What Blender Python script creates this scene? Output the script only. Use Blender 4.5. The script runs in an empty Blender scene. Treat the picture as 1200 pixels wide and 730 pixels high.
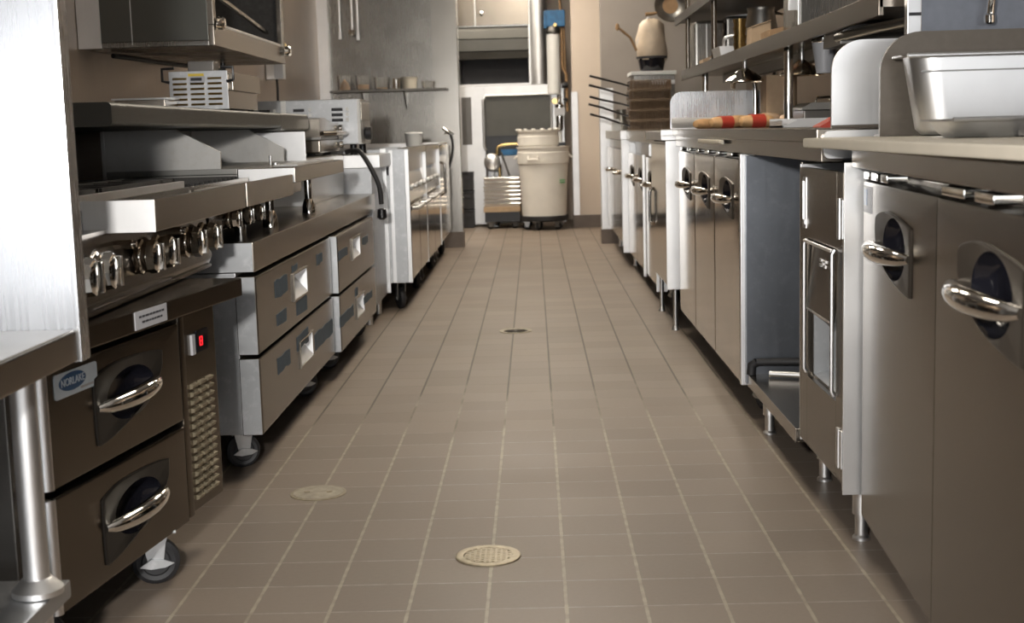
import bpy, bmesh, math, random
from mathutils import Vector, Matrix
random.seed(11)
SC = bpy.context.scene
COL = SC.collection
PI = math.pi

# ---------------------------------------------------------------- materials
def new_mat(name):
    m = bpy.data.materials.new(name); m.use_nodes = True
    nt = m.node_tree
    return m, nt, nt.nodes['Principled BSDF']

def N(nt, kind, **kw):
    n = nt.nodes.new(kind)
    for k, v in kw.items():
        setattr(n, k, v)
    return n

def ramp(nt, fac, stops):
    r = N(nt, 'ShaderNodeValToRGB')
    els = r.color_ramp.elements
    while len(els) < len(stops): els.new(0.5)
    for e, (p, c) in zip(els, stops):
        e.position = p; e.color = (*c, 1) if len(c) == 3 else c
    nt.links.new(fac, r.inputs[0]); return r

def steel(name, col=(.56, .54, .51), rough=.28, brush=(1, 1, 60), streak=.10, stain=.0, wav=.012, aniso=0.0, stain_col=(.75, .75, .76)):
    """stainless sheet: brushed grain in the roughness, faint waviness, blotches"""
    m, nt, b = new_mat(name)
    L = nt.links
    tc = N(nt, 'ShaderNodeTexCoord')
    mp = N(nt, 'ShaderNodeMapping'); mp.inputs['Scale'].default_value = brush
    L.new(tc.outputs['Object'], mp.inputs[0])
    n1 = N(nt, 'ShaderNodeTexNoise'); n1.inputs['Scale'].default_value = 6; n1.inputs['Detail'].default_value = 4
    L.new(mp.outputs[0], n1.inputs['Vector'])
    n2 = N(nt, 'ShaderNodeTexNoise'); n2.inputs['Scale'].default_value = 5; n2.inputs['Detail'].default_value = 5
    L.new(tc.outputs['Object'], n2.inputs['Vector'])
    mr = N(nt, 'ShaderNodeMapRange'); mr.inputs['To Min'].default_value = max(.03, rough - streak); mr.inputs['To Max'].default_value = rough + streak
    mx = N(nt, 'ShaderNodeMath', operation='ADD')
    h = N(nt, 'ShaderNodeMath', operation='MULTIPLY'); h.inputs[1].default_value = .5
    L.new(n1.outputs[0], mx.inputs[0]); L.new(n2.outputs[0], mx.inputs[1]); L.new(mx.outputs[0], h.inputs[0])
    mr.inputs['From Min'].default_value = .25; mr.inputs['From Max'].default_value = .75
    L.new(h.outputs[0], mr.inputs[0]); L.new(mr.outputs[0], b.inputs['Roughness'])
    c2 = tuple(min(1, x * (1.0 - .10)) for x in col)
    r = ramp(nt, n2.outputs[0], [(.35, c2), (.65, col)])
    if stain > 0:
        n3 = N(nt, 'ShaderNodeTexNoise'); n3.inputs['Scale'].default_value = 28; n3.inputs['Detail'].default_value = 6; n3.inputs['Roughness'].default_value = .7
        L.new(tc.outputs['Object'], n3.inputs['Vector'])
        rr = ramp(nt, n3.outputs[0], [(.52, (0, 0, 0)), (.70, (stain, stain, stain))])
        mxc = N(nt, 'ShaderNodeMixRGB'); mxc.inputs[2].default_value = (*stain_col, 1)
        L.new(rr.outputs[0], mxc.inputs[0]); L.new(r.outputs[0], mxc.inputs[1]); L.new(mxc.outputs[0], b.inputs['Base Color'])
    else:
        L.new(r.outputs[0], b.inputs['Base Color'])
    b.inputs['Metallic'].default_value = 1
    if wav:
        n4 = N(nt, 'ShaderNodeTexNoise'); n4.inputs['Scale'].default_value = 3.0; n4.inputs['Detail'].default_value = 1
        L.new(tc.outputs['Object'], n4.inputs['Vector'])
        bp = N(nt, 'ShaderNodeBump'); bp.inputs['Strength'].default_value = .25; bp.inputs['Distance'].default_value = wav
        L.new(n4.outputs[0], bp.inputs['Height']); L.new(bp.outputs[0], b.inputs['Normal'])
    if aniso: b.inputs['Anisotropic'].default_value = aniso
    return m

def plain(name, col, rough=.5, metal=0, var=.06, scale=14, spec=.5, bump=0):
    m, nt, b = new_mat(name)
    tc = N(nt, 'ShaderNodeTexCoord')
    n = N(nt, 'ShaderNodeTexNoise'); n.inputs['Scale'].default_value = scale; n.inputs['Detail'].default_value = 5
    nt.links.new(tc.outputs['Object'], n.inputs['Vector'])
    a = tuple(max(0, x * (1 - var)) for x in col); c = tuple(min(1, x * (1 + var)) for x in col)
    r = ramp(nt, n.outputs[0], [(.3, a), (.7, c)])
    nt.links.new(r.outputs[0], b.inputs['Base Color'])
    b.inputs['Roughness'].default_value = rough; b.inputs['Metallic'].default_value = metal
    b.inputs['Specular IOR Level'].default_value = spec
    if bump:
        bp = N(nt, 'ShaderNodeBump'); bp.inputs['Strength'].default_value = .5; bp.inputs['Distance'].default_value = bump
        nt.links.new(n.outputs[0], bp.inputs['Height']); nt.links.new(bp.outputs[0], b.inputs['Normal'])
    return m

def glow(name, col, strength):
    m, nt, b = new_mat(name)
    b.inputs['Base Color'].default_value = (*col, 1)
    b.inputs['Emission Color'].default_value = (*col, 1)
    b.inputs['Emission Strength'].default_value = strength
    return m

M = {}
M['steel'] = steel('dimmed_stainless_steel', (.31, .278, .238), .24, (3, 3, 40), .02, wav=.0)  # browned dark to stand for the dim aisle it reflects
M['steel_v'] = steel('stainless_steel_upright_grain', (.30, .285, .26), .26, (40, 40, 1), .02, wav=0)
M['door'] = steel('dimmed_door_steel', (.175, .152, .125), .25, (3, 3, 40), .02, wav=.0)  # darker still, the dim opposite line put into the door colour
M['mirror'] = steel('polished_door_steel', (.46, .405, .34), .12, (3, 3, 30), .02, wav=.0015)
M['dark_mirror'] = steel('polished_dark_panel', (.16, .14, .12), .16, (3, 3, 30), .03, wav=.001, stain=.1, stain_col=(.4, .38, .35))
M['satin'] = steel('lit_end_steel', (.80, .80, .80), .5, (30, 30, 1), .04, stain=.12, stain_col=(.6, .6, .6), wav=0)  # lit copy of the steel for faces that catch the flash
M['bright'] = steel('bright_steel', (.80, .80, .80), .38, (40, 40, 1), .03, wav=0)  # polished steel, also the lit copy for faces toward the viewpoint
M['panel'] = steel('brushed_splash_steel', (.68, .69, .71), .27, (30, 30, 1), .08, stain=.10, wav=.001)
M['galv'] = steel('galvanised_steel', (.47, .48, .49), .42, (6, 6, 6), .06, stain=.35, wav=0)
M['splash'] = steel('seasoned_grey_steel', (.52, .51, .49), .55, (10, 10, 3), .08, stain=.3, stain_col=(.40, .36, .31), wav=0)
M['dark_grey'] = steel('dark_grey_steel', (.13, .128, .118), .48, (3, 3, 20), .05, wav=0)  # even dark grey, fairly matte
M['shaded_bay'] = steel('shaded_bay_steel', (.21, .225, .25), .36, (40, 40, 1), .05, stain=.15, stain_col=(.4, .41, .43), wav=0)  # dark reflection inside the open bay put into the colour
M['dull'] = steel('heat_dulled_steel', (.27, .265, .25), .42, (10, 10, 3), .06, stain=.2, stain_col=(.42, .36, .30), wav=0)
M['dark_steel'] = steel('dark_steel', (.16, .152, .142), .4, (1, 1, 30), .04, wav=0)
M['clad'] = steel('wall_cladding_steel', (.27, .26, .24), .27, (40, 40, 1), .04, wav=.002)
M['brown_clad'] = steel('aged_cladding_steel', (.36, .295, .24), .42, (30, 30, 1), .05, wav=0)
M['pan'] = steel('satin_pan_steel', (.86, .86, .86), .42, (20, 20, 1), .03, wav=0)
M['shaded_side'] = steel('shaded_side_steel', (.13, .13, .118), .36, (1, 40, 40), .03, wav=0)  # darker cladding copy, shade of the cheesemelter's near side
M['chrome'] = plain('chrome', (.82, .80, .76), .07, 1, .02)
M['pull'] = plain('dark_pull_plastic', (.017, .015, .013), .34, 0, .1, spec=.3)
M['pull_brown'] = plain('brown_pull_metal', (.060, .050, .040), .36, .4, .1, spec=.4)
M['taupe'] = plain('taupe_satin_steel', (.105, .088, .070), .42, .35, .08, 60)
M['black'] = plain('black_plastic', (.012, .012, .014), .32, 0, .1)
M['gloss_black'] = plain('glossy_black_plastic', (.010, .010, .014), .12, 0, .1)
M['rubber'] = plain('black_rubber', (.022, .022, .024), .55, 0, .15)
M['iron'] = plain('cast_iron', (.03, .028, .026), .6, .3, .3, 40, bump=.001)
M['bin'] = plain('cream_bin_plastic', (.88, .845, .78), .48, 0, .05, 6)
M['board'] = plain('cream_board_plastic', (.70, .64, .53), .5, 0, .04, 10)
M['white'] = plain('white_plastic', (.82, .82, .80), .4, 0, .03)
M['beige'] = plain('beige_wall_paint', (.72, .615, .515), .6, 0, .03, 3)
M['grey_wall'] = plain('grey_wall_paint', (.37, .33, .295), .55, 0, .05, 4)
M['back_wall'] = plain('unseen_dark_wall_paint', (.16, .145, .13), .7, 0, .05, 3)  # unseen walls made dark so upper steel reflections stay dim
M['blue_sheet'] = plain('blue_grey_sheet', (.20, .215, .25), .5, .35, .08, 30)
M['ceil'] = plain('ceiling_tile', (.62, .60, .57), .8, 0, .04, 20)
M['base'] = plain('quarry_tile_base', (.15, .12, .10), .45, 0, .12, 12)
M['blue_tape'] = plain('blue_grey_tape', (.052, .082, .112), .6, 0, .15, 25)
M['blue'] = plain('blue_wrap', (.02, .13, .30), .4, 0, .3, 20)
M['badge'] = plain('pale_blue_badge', (.74, .84, .93), .3, 0, .10, 18)
M['badge_blue'] = plain('badge_navy', (.025, .10, .24), .3, 0, .05)
M['label'] = plain('grey_label_film', (.50, .50, .52), .4, 0, .05)
M['ink'] = plain('dark_ink', (.03, .03, .035), .6, 0, .1)
M['yellow'] = plain('yellow_label_film', (.75, .55, .06), .4, 0, .05)
M['red_wrap'] = plain('red_wrapper', (.55, .07, .045), .35, 0, .1)
M['bread'] = plain('baked_roll', (.70, .42, .20), .6, 0, .25, 22, bump=.002)
M['pale_bread'] = plain('pale_roll', (.74, .52, .34), .6, 0, .2, 22, bump=.002)
M['tan'] = plain('tan_cardboard', (.50, .36, .23), .7, 0, .08, 20)
M['brass'] = plain('brass', (.62, .45, .20), .25, 1, .08)
M['bag'] = plain('beige_bag_plastic', (.60, .49, .37), .5, 0, .15, 9, bump=.01)
M['wood'] = plain('worn_wood', (.36, .22, .11), .6, 0, .2, 12)
M['basket'] = plain('fryer_wire', (.24, .175, .12), .45, .75, .15, 30)
M['green'] = plain('green_print', (.10, .30, .12), .5, 0, .05)
M['clay'] = plain('drain_bronze', (.30, .255, .175), .42, .5, .2, 60)
M['cover'] = plain('worn_cover_plate', (.36, .32, .25), .55, .3, .2, 40)
M['led'] = glow('red_digit_led', (1, .02, .03), .9)
M['tube'] = glow('lamp_diffuser', (1, .895, .755), 20.5)
M['fill_glow'] = glow('added_fill_pane', (.95, .97, 1.0), 5.0)  # fill light for the unseen panes added behind the viewpoint

def glass(name):
    m, nt, b = new_mat(name)
    b.inputs['Base Color'].default_value = (.96, .96, .95, 1); b.inputs['Roughness'].default_value = .08
    b.inputs['Transmission Weight'].default_value = .9; b.inputs['IOR'].default_value = 1.3
    return m
M['glass'] = glass('clear_tub_plastic')

def floor_mat():
    m, nt, b = new_mat('quarry_tile_floor'); L = nt.links
    S = .1587
    g = N(nt, 'ShaderNodeNewGeometry'); sx = N(nt, 'ShaderNodeSeparateXYZ'); L.new(g.outputs['Position'], sx.inputs[0])
    def math(op, a, bb=None, c=None):
        n = N(nt, 'ShaderNodeMath', operation=op)
        for i, v in enumerate((a, bb, c)):
            if v is None: continue
            if isinstance(v, (int, float)): n.inputs[i].default_value = v
            else: L.new(v, n.inputs[i])
        return n.outputs[0]
    u = math('DIVIDE', math('SUBTRACT', sx.outputs[0], -.11496), S)
    v = math('DIVIDE', math('SUBTRACT', sx.outputs[1], 3.66602), S)
    def edge(t):                                  # distance to the nearest joint, in tile units
        f = math('FRACT', math('ADD', t, 100.0))
        return math('MINIMUM', f, math('SUBTRACT', 1.0, f))
    du, dv = edge(u), edge(v)
    nz = N(nt, 'ShaderNodeTexNoise'); nz.inputs['Scale'].default_value = 2.2; nz.inputs['Detail'].default_value = 5
    L.new(g.outputs['Position'], nz.inputs['Vector'])
    nf = N(nt, 'ShaderNodeTexNoise'); nf.inputs['Scale'].default_value = 30; nf.inputs['Detail'].default_value = 4
    L.new(g.outputs['Position'], nf.inputs['Vector'])
    nd = N(nt, 'ShaderNodeTexNoise'); nd.inputs['Scale'].default_value = 90; nd.inputs['Detail'].default_value = 3
    L.new(g.outputs['Position'], nd.inputs['Vector'])
    wv = math('MULTIPLY', nf.outputs[0], .022)
    ju = math('LESS_THAN', du, math('ADD', wv, .011))
    jv = math('LESS_THAN', dv, math('ADD', math('MULTIPLY', nf.outputs[0], .014), .005))
    j = math('MAXIMUM', ju, jv)
    cell = N(nt, 'ShaderNodeCombineXYZ')
    L.new(math('FLOOR', math('ADD', u, 100.0)), cell.inputs[0]); L.new(math('FLOOR', math('ADD', v, 100.0)), cell.inputs[1])
    wn = N(nt, 'ShaderNodeTexWhiteNoise', noise_dimensions='2D'); L.new(cell.outputs[0], wn.inputs['Vector'])
    fac = math('ADD', math('MULTIPLY', wn.outputs['Value'], .45), math('ADD', math('MULTIPLY', nz.outputs[0], .55), math('MULTIPLY', math('SUBTRACT', nd.outputs[0], .5), .35)))
    tile = ramp(nt, fac, [(.15, (.190, .150, .118)), (.85, (.250, .200, .158))])
    # joints: sandy grout, blackened by foot traffic in the middle of the aisle
    dirt = N(nt, 'ShaderNodeMapRange', interpolation_type='SMOOTHSTEP')
    dirt.inputs['From Min'].default_value = 3.9; dirt.inputs['From Max'].default_value = 5.0
    L.new(math('ADD', sx.outputs[1], math('MULTIPLY', math('SUBTRACT', nz.outputs[0], .5), 2.5)), dirt.inputs[0])
    grout_u = N(nt, 'ShaderNodeMixRGB'); grout_u.inputs[1].default_value = (.38, .325, .245, 1); grout_u.inputs[2].default_value = (.075, .058, .04, 1)
    L.new(dirt.outputs[0], grout_u.inputs[0])
    grout_v = N(nt, 'ShaderNodeMixRGB'); grout_v.inputs[1].default_value = (.36, .32, .27, 1); grout_v.inputs[2].default_value = (.16, .128, .092, 1)
    L.new(dirt.outputs[0], grout_v.inputs[0])
    gm = N(nt, 'ShaderNodeMixRGB'); L.new(ju, gm.inputs[0]); L.new(grout_v.outputs[0], gm.inputs[1]); L.new(grout_u.outputs[0], gm.inputs[2])
    gd = N(nt, 'ShaderNodeMixRGB', blend_type='MULTIPLY'); gd.inputs[0].default_value = .5
    L.new(gm.outputs[0], gd.inputs[1]); gr = ramp(nt, nf.outputs[0], [(.3, (.45, .42, .4)), (.6, (1, 1, 1))]); L.new(gr.outputs[0], gd.inputs[2])
    mx = N(nt, 'ShaderNodeMixRGB'); L.new(j, mx.inputs[0]); L.new(tile.outputs[0], mx.inputs[1]); L.new(gd.outputs[0], mx.inputs[2])
    L.new(mx.outputs[0], b.inputs['Base Color'])
    rr = N(nt, 'ShaderNodeMapRange'); rr.inputs['To Min'].default_value = .42; rr.inputs['To Max'].default_value = .62
    L.new(nz.outputs[0], rr.inputs[0]); L.new(rr.outputs[0], b.inputs['Roughness'])
    hgt = math('ADD', math('MULTIPLY', math('SUBTRACT', 1.0, j), 1.0), math('MULTIPLY', nd.outputs[0], .25))
    bp = N(nt, 'ShaderNodeBump'); bp.inputs['Strength'].default_value = .45; bp.inputs['Distance'].default_value = .002
    L.new(hgt, bp.inputs['Height']); L.new(bp.outputs[0], b.inputs['Normal'])
    return m
M['floor'] = floor_mat()

# ---------------------------------------------------------------- mesh collector
def rounded(poly, k=2):
    """soften the corners of a closed outline"""
    for _ in range(k):
        out = []
        for i in range(len(poly)):
            a, b = poly[i], poly[(i + 1) % len(poly)]
            out.append((a[0] * .75 + b[0] * .25, a[1] * .75 + b[1] * .25))
            out.append((a[0] * .25 + b[0] * .75, a[1] * .25 + b[1] * .75))
        poly = out
    return poly

def round_rect(x0, x1, z0, z1, r, corners='abcd', n=6):
    """a = low-left, b = low-right, c = high-right, d = high-left"""
    P = []
    for key, cx, cz, a0 in (('a', x0, z0, PI), ('b', x1, z0, 1.5 * PI), ('c', x1, z1, 0), ('d', x0, z1, .5 * PI)):
        if key in corners:
            ox = cx + r if cx == x0 else cx - r; oz = cz + r if cz == z0 else cz - r
            for i in range(n + 1):
                t = a0 + .5 * PI * i / n
                P.append((ox + r * math.cos(t), oz + r * math.sin(t)))
        else:
            P.append((cx, cz))
    return P

class MB:
    def __init__(s): s.v = []; s.f = []; s.m = []
    def add(s, vs, fs, mi=0):
        o = len(s.v); s.v += [tuple(p) for p in vs]
        for f in fs: s.f.append(tuple(i + o for i in f)); s.m.append(mi)
        return s
    def box(s, x0, x1, y0, y1, z0, z1, b=0, mi=0, seg=2):
        bm = bmesh.new(); bmesh.ops.create_cube(bm, size=1)
        for v in bm.verts:
            v.co = Vector((x0 + (v.co.x + .5) * (x1 - x0), y0 + (v.co.y + .5) * (y1 - y0), z0 + (v.co.z + .5) * (z1 - z0)))
        if b: bmesh.ops.bevel(bm, geom=bm.edges[:], offset=b, segments=seg, affect='EDGES', profile=.6)
        bm.verts.index_update()
        s.add([v.co for v in bm.verts], [[v.index for v in f.verts] for f in bm.faces], mi); bm.free(); return s
    def prism(s, poly, axis, a, b, mi=0):
        n = len(poly)
        def P(p, t): return {'x': (t, p[0], p[1]), 'y': (p[0], t, p[1]), 'z': (p[0], p[1], t)}[axis]
        s.add([P(p, a) for p in poly] + [P(p, b) for p in poly],
              [list(range(n)), list(range(2 * n - 1, n - 1, -1))] + [[i, (i + 1) % n, n + (i + 1) % n, n + i] for i in range(n)], mi); return s
    def tube(s, pts, r, n=10, mi=0, flat=1.0):
        pts = [Vector(p) for p in pts]; k = len(pts)
        rs = list(r) if isinstance(r, (list, tuple)) else [r] * k
        vs, fs = [], []
        ref = None
        for i, p in enumerate(pts):
            t = (pts[min(i + 1, k - 1)] - pts[max(i - 1, 0)]).normalized()
            if ref is None:
                ref = Vector((0, 0, 1)) if abs(t.z) < .9 else Vector((0, 1, 0))
            a = t.cross(ref).normalized(); bb = a.cross(t).normalized(); ref = bb
            for j in range(n):
                w = 2 * PI * j / n
                vs.append(p + a * math.cos(w) * rs[i] * flat + bb * math.sin(w) * rs[i])
        for i in range(k - 1):
            for j in range(n):
                fs.append([i * n + j, i * n + (j + 1) % n, (i + 1) * n + (j + 1) % n, (i + 1) * n + j])
        fs.append(list(range(n - 1, -1, -1))); fs.append([(k - 1) * n + j for j in range(n)])
        return s.add(vs, fs, mi)
    def cyl(s, p0, p1, r, n=20, mi=0, r2=None): return s.tube([p0, p1], [r, r if r2 is None else r2], n, mi)
    def lathe(s, prof, c=(0, 0, 0), n=24, mi=0, axis='z', sx=1.0):
        vs, fs = [], []; k = len(prof)
        for (r, z) in prof:
            for j in range(n):
                w = 2 * PI * j / n; a, bb = r * math.cos(w) * sx, r * math.sin(w)
                q = {'z': (a, bb, z), 'y': (a, z, bb), 'x': (z, a, bb)}[axis]
                vs.append((c[0] + q[0], c[1] + q[1], c[2] + q[2]))
        for i in range(k - 1):
            for j in range(n):
                fs.append([i * n + j, i * n + (j + 1) % n, (i + 1) * n + (j + 1) % n, (i + 1) * n + j])
        fs.append(list(range(n))); fs.append([(k - 1) * n + j for j in range(n)])
        return s.add(vs, fs, mi)
    def build(s, name, mats, parent=None, smooth=True, loc=None):
        me = bpy.data.meshes.new(name); me.from_pydata(s.v, [], s.f)
        if not isinstance(mats, (list, tuple)): mats = [mats]
        for m in mats: me.materials.append(m)
        me.polygons.foreach_set('material_index', s.m)
        bm = bmesh.new(); bm.from_mesh(me)
        bmesh.ops.remove_doubles(bm, verts=bm.verts, dist=1e-6)
        bmesh.ops.recalc_face_normals(bm, faces=bm.faces); bm.to_mesh(me); bm.free()
        if smooth:
            me.polygons.foreach_set('use_smooth', [True] * len(me.polygons)); me.set_sharp_from_angle(angle=math.radians(38))
        o = bpy.data.objects.new(name, me); COL.objects.link(o)
        if smooth:
            wn = o.modifiers.new('weighted_normals', 'WEIGHTED_NORMAL'); wn.keep_sharp = True; wn.weight = 80
        if parent: o.parent = parent
        if loc: o.location = loc
        return o

def tag(o, label, cat, group=None):
    o['label'] = label; o['category'] = cat
    if group: o['group'] = group
    return o
def thing(name, label, cat, loc=(0, 0, 0), rz=0, group=None):
    o = bpy.data.objects.new(name, None); o.empty_display_size = .1; COL.objects.link(o)
    o.location = loc; o.rotation_euler = (0, 0, math.radians(rz))
    return tag(o, label, cat, group)
def struct(name, mb, m, smooth=False):
    o = mb.build(name, m, None, smooth); o['kind'] = 'structure'; return o
def box_struct(name, m, *a): return struct(name, MB().box(*a), m)
def dup(src, loc, label, rz=None, group=None):
    def kids(o): return [c for c in COL.objects if c.parent is o]
    def cp(o, par):
        c = o.copy(); COL.objects.link(c)
        if par: c.parent = par
        for k in kids(o): cp(k, c)
        return c
    r = cp(src, None); r.location = loc; r['label'] = label
    if rz is not None: r.rotation_euler = (0, 0, math.radians(rz))
    if group: r['group'] = group
    return r
def P(name, mb, mat, parent, label=None):
    o = mb.build(name, M[mat] if isinstance(mat, str) else [M[x] for x in mat], parent)
    if label: o['label'] = label
    return o

# ---------------------------------------------------------------- shared parts (front view: x along the front, y into the body, z up)
def caster(root, x, y, r=.05, top=.12, w=.03, turn=0.0, lever='galv'):
    """swivel caster: plate and fork, with wheel and brake lever as its own pieces"""
    c, s_ = math.cos(turn), math.sin(turn)
    def T(p): return (x + p[0] * c - p[1] * s_, y + p[0] * s_ + p[1] * c, p[2])
    def put(mb): mb.v = [T(p) for p in mb.v]; return mb
    f = MB().box(-.045, .045, -.035, .035, top - .006, top, .001)
    for sgn in (-1, 1):
        f.prism([(-.03, top - .006), (.03, top - .006), (.022, top - .03), (.014, r - .012), (-.014, r - .012), (-.024, top - .03)], 'y', sgn * (w / 2 + .004) - .002, sgn * (w / 2 + .004) + .002)
    f.cyl((0, -w / 2 - .01, r), (0, w / 2 + .01, r), .008, 12)
    fo = P('caster', put(f), lever, root)
    wl = MB().lathe([(.012, -w / 2), (r * .55, -w / 2), (r * .62, -w / 2 + .003), (r * .8, -w / 2 + .001), (r * .97, -w / 2 + .006), (r, -w / 6), (r, w / 6), (r * .97, w / 2 - .006), (r * .8, w / 2 - .001), (r * .62, w / 2 - .003), (.012, w / 2)], (0, 0, r), 28, axis='y')
    P('wheel', put(wl), 'rubber', fo)
    lv = MB().prism([(-.034, r - .006), (-.01, r + .010), (.02, r + .006), (.038, r - .002), (.02, r - .010), (-.01, r - .012)], 'y', -w / 2 - .012, -w / 2 - .008)
    P('brake_lever', put(lv), lever, fo)
    return fo

def foot_leg(root, x, y, top, r=.02):
    lg = MB().cyl((x, y, .06), (x, y, top), r, 18).cyl((x, y, .0), (x, y, .06), r * .72, 16).lathe([(r * .72, .0), (r * 1.0, 0.0), (r * 1.0, .006), (r * .7, .012)], (x, y, 0), 18)
    return P('leg', lg, 'bright', root)

def pierced_front(x0, x1, z0, z1, y0, y1, outline):
    """door or drawer front (bevelled box shape) with an opening of the given outline"""
    n = len(outline); b = .008
    mx = sum(p[0] for p in outline) / n; mz = sum(p[1] for p in outline) / n
    X0, X1, Z0, Z1 = x0 + b, x1 - b, z0 + b, z1 - b
    def hit(p):
        dx, dz = p[0] - mx, p[1] - mz; best = None
        for side, t in (('r', (X1 - mx) / dx if dx > 0 else 9e9), ('l', (X0 - mx) / dx if dx < 0 else 9e9), ('t', (Z1 - mz) / dz if dz > 0 else 9e9), ('b', (Z0 - mz) / dz if dz < 0 else 9e9)):
            if best is None or t < best[0]: best = (t, side)
        return (mx + dx * best[0], mz + dz * best[0]), best[1]
    hits = [hit(p) for p in outline]
    vs = [(p[0], y0, p[1]) for p in outline] + [(h[0][0], y0, h[0][1]) for h in hits]; fs = []; border = []
    cor = {frozenset('rt'): (X1, Z1), frozenset('tl'): (X0, Z1), frozenset('lb'): (X0, Z0), frozenset('br'): (X1, Z0)}
    for i in range(n):
        j = (i + 1) % n; border.append(n + i)
        if hits[i][1] == hits[j][1]: fs.append((i, j, n + j, n + i))
        else:
            c = cor[frozenset((hits[i][1], hits[j][1]))]; vs.append((c[0], y0, c[1])); k = len(vs) - 1
            fs.append((i, j, n + j, k, n + i)); border.append(k)
    m = len(border); o1 = len(vs)
    for k in border:                                   # rounded edge, then the sides back to y1
        x, _, z = vs[k]
        ex = x0 + .002 if abs(x - X0) < 1e-7 else x1 - .002 if abs(x - X1) < 1e-7 else x
        ez = z0 + .002 if abs(z - Z0) < 1e-7 else z1 - .002 if abs(z - Z1) < 1e-7 else z
        vs.append((ex, y0 + .002, ez))
    o2 = len(vs)
    for k in border:
        x, _, z = vs[k]
        vs.append((x0 if abs(x - X0) < 1e-7 else x1 if abs(x - X1) < 1e-7 else x, y0 + b, z0 if abs(z - Z0) < 1e-7 else z1 if abs(z - Z1) < 1e-7 else z))
    o3 = len(vs)
    for q in range(m): vs.append((vs[o2 + q][0], y1, vs[o2 + q][2]))
    for q in range(m):
        r = (q + 1) % m
        fs += [(border[q], border[r], o1 + r, o1 + q), (o1 + q, o1 + r, o2 + r, o2 + q), (o2 + q, o2 + r, o3 + r, o3 + q)]
    fs.append([o3 + q for q in range(m)])
    return MB().add(vs, fs)

def shield_pull(par, poly, cx, cz, rx, rz_, hx0, hx1, hz0, hz1, y0=0.0, hr=.017, bulge=.03, plate='pull', depth=.036):
    """shield-shaped recessed pull: thin rim plate, black scoop, chrome bar"""
    n = len(poly)
    mx = sum(p[0] for p in poly) / n; mz = sum(p[1] for p in poly) / n
    rings = [[(p[0], y0 + .004, p[1]) for p in poly], [(mx + (p[0] - mx) * 1.012, y0 - .003, mz + (p[1] - mz) * 1.012) for p in poly],
             [(mx + (p[0] - mx) * .97, y0 - .0045, mz + (p[1] - mz) * .96) for p in poly]]
    def ell(k, d):
        out = []
        for p in poly:
            w = math.atan2((p[1] - mz) / rz_, (p[0] - mx) / rx)
            out.append((cx + rx * k * math.cos(w), y0 + d, cz + rz_ * k * math.sin(w)))
        return out
    rings += [ell(1.02, .000), ell(1, .004), ell(.93, depth * .6), ell(.75, depth * .92), ell(.4, depth), ell(.05, depth)]
    mb = MB(); vs = [v for r in rings for v in r]; k = len(rings)
    q = lambda a, b: [[i * n + j, i * n + (j + 1) % n, (i + 1) * n + (j + 1) % n, (i + 1) * n + j] for i in range(a, b) for j in range(n)]
    mb.add(vs, q(0, 3), 0); mb.add(vs, q(3, k - 1) + [[(k - 1) * n + j for j in range(n)]], 1)
    pk = P('pull_plate', mb, (plate, 'gloss_black'), par)
    pts, rr = [], []
    for i in range(21):
        t = i / 20; s_ = math.sin(PI * t)
        pts.append((hx0 + (hx1 - hx0) * t, y0 - .002 - bulge * (s_ ** .6), hz0 + (hz1 - hz0) * t)); rr.append(hr * (.40 + .60 * s_ ** .45))
    P('handle', MB().tube(pts, rr, 18), 'chrome', par, 'chrome handle')
    return pk

def text(body, size, mat, par, loc, rot, name='lettering', ext=.0006):
    c = bpy.data.curves.new(name, 'FONT'); c.body = body; c.size = size; c.extrude = ext; c.align_x = 'CENTER'; c.align_y = 'CENTER'
    c.materials.append(M[mat])
    tmp = bpy.data.objects.new(name, c); COL.objects.link(tmp)
    bpy.context.view_layer.update()
    me = bpy.data.meshes.new_from_object(tmp.evaluated_get(bpy.context.evaluated_depsgraph_get()))
    bpy.data.objects.remove(tmp)
    o = bpy.data.objects.new(name, me); COL.objects.link(o); o.parent = par; o.location = loc; o.rotation_euler = rot
    return o

# ---------------------------------------------------------------- the room
CH = 2.85
box_struct('floor', M['floor'], -4, 4, -4, 14.2, -.10, 0)
box_struct('ceiling', M['ceil'], -4, 4, -4, 14.2, CH, CH + .1)
box_struct('wall_left', M['brown_clad'], -1.87, -1.72, 2.45, 11.0, 0, CH)
box_struct('wall_left_return', M['back_wall'], -4, -1.72, 2.35, 2.45, 0, CH)
box_struct('wall_right', M['brown_clad'], 1.75, 1.90, 2.45, 11.0, 0, CH)
box_struct('wall_right_return', M['back_wall'], 1.75, 4, 2.35, 2.45, 0, CH)
box_struct('wall_outer_left', M['back_wall'], -4.1, -4, -4, 14.2, 0, CH)
box_struct('wall_outer_right', M['back_wall'], 4, 4.1, -4, 14.2, 0, CH)
box_struct('wall_far', M['beige'], -4, 4, 14.1, 14.2, 0, CH)
box_struct('wall_partition_left', M['clad'], -4, -.607, 11.0, 11.14, 0, CH)
box_struct('wall_partition_right', M['grey_wall'], .572, 4, 11.0, 11.14, 0, CH)
box_struct('wall_far_return', M['beige'], .39, 4, 12.9, 13.05, 0, CH)
box_struct('trim_1', M['steel_v'], -.80, -.598, 10.992, 11.15, .13, CH)
box_struct('trim_2', M['bright'], -1.72, -1.632, 10.93, 11.0, 0, CH)
box_struct('trim_3', M['bright'], .555, .665, 10.992, 11.15, .12, 1.27)
box_struct('trim_4', M['bright'], .381, .44, 12.892, 13.06, .12, 1.30)
box_struct('baseboard_partition_left', M['base'], -1.72, -.59, 10.985, 11.15, 0, .13)
box_struct('baseboard_partition_right', M['base'], .55, 1.72, 10.985, 11.15, 0, .12)
box_struct('baseboard_far_return', M['base'], .374, 1.7, 12.885, 13.06, 0, .12)
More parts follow.
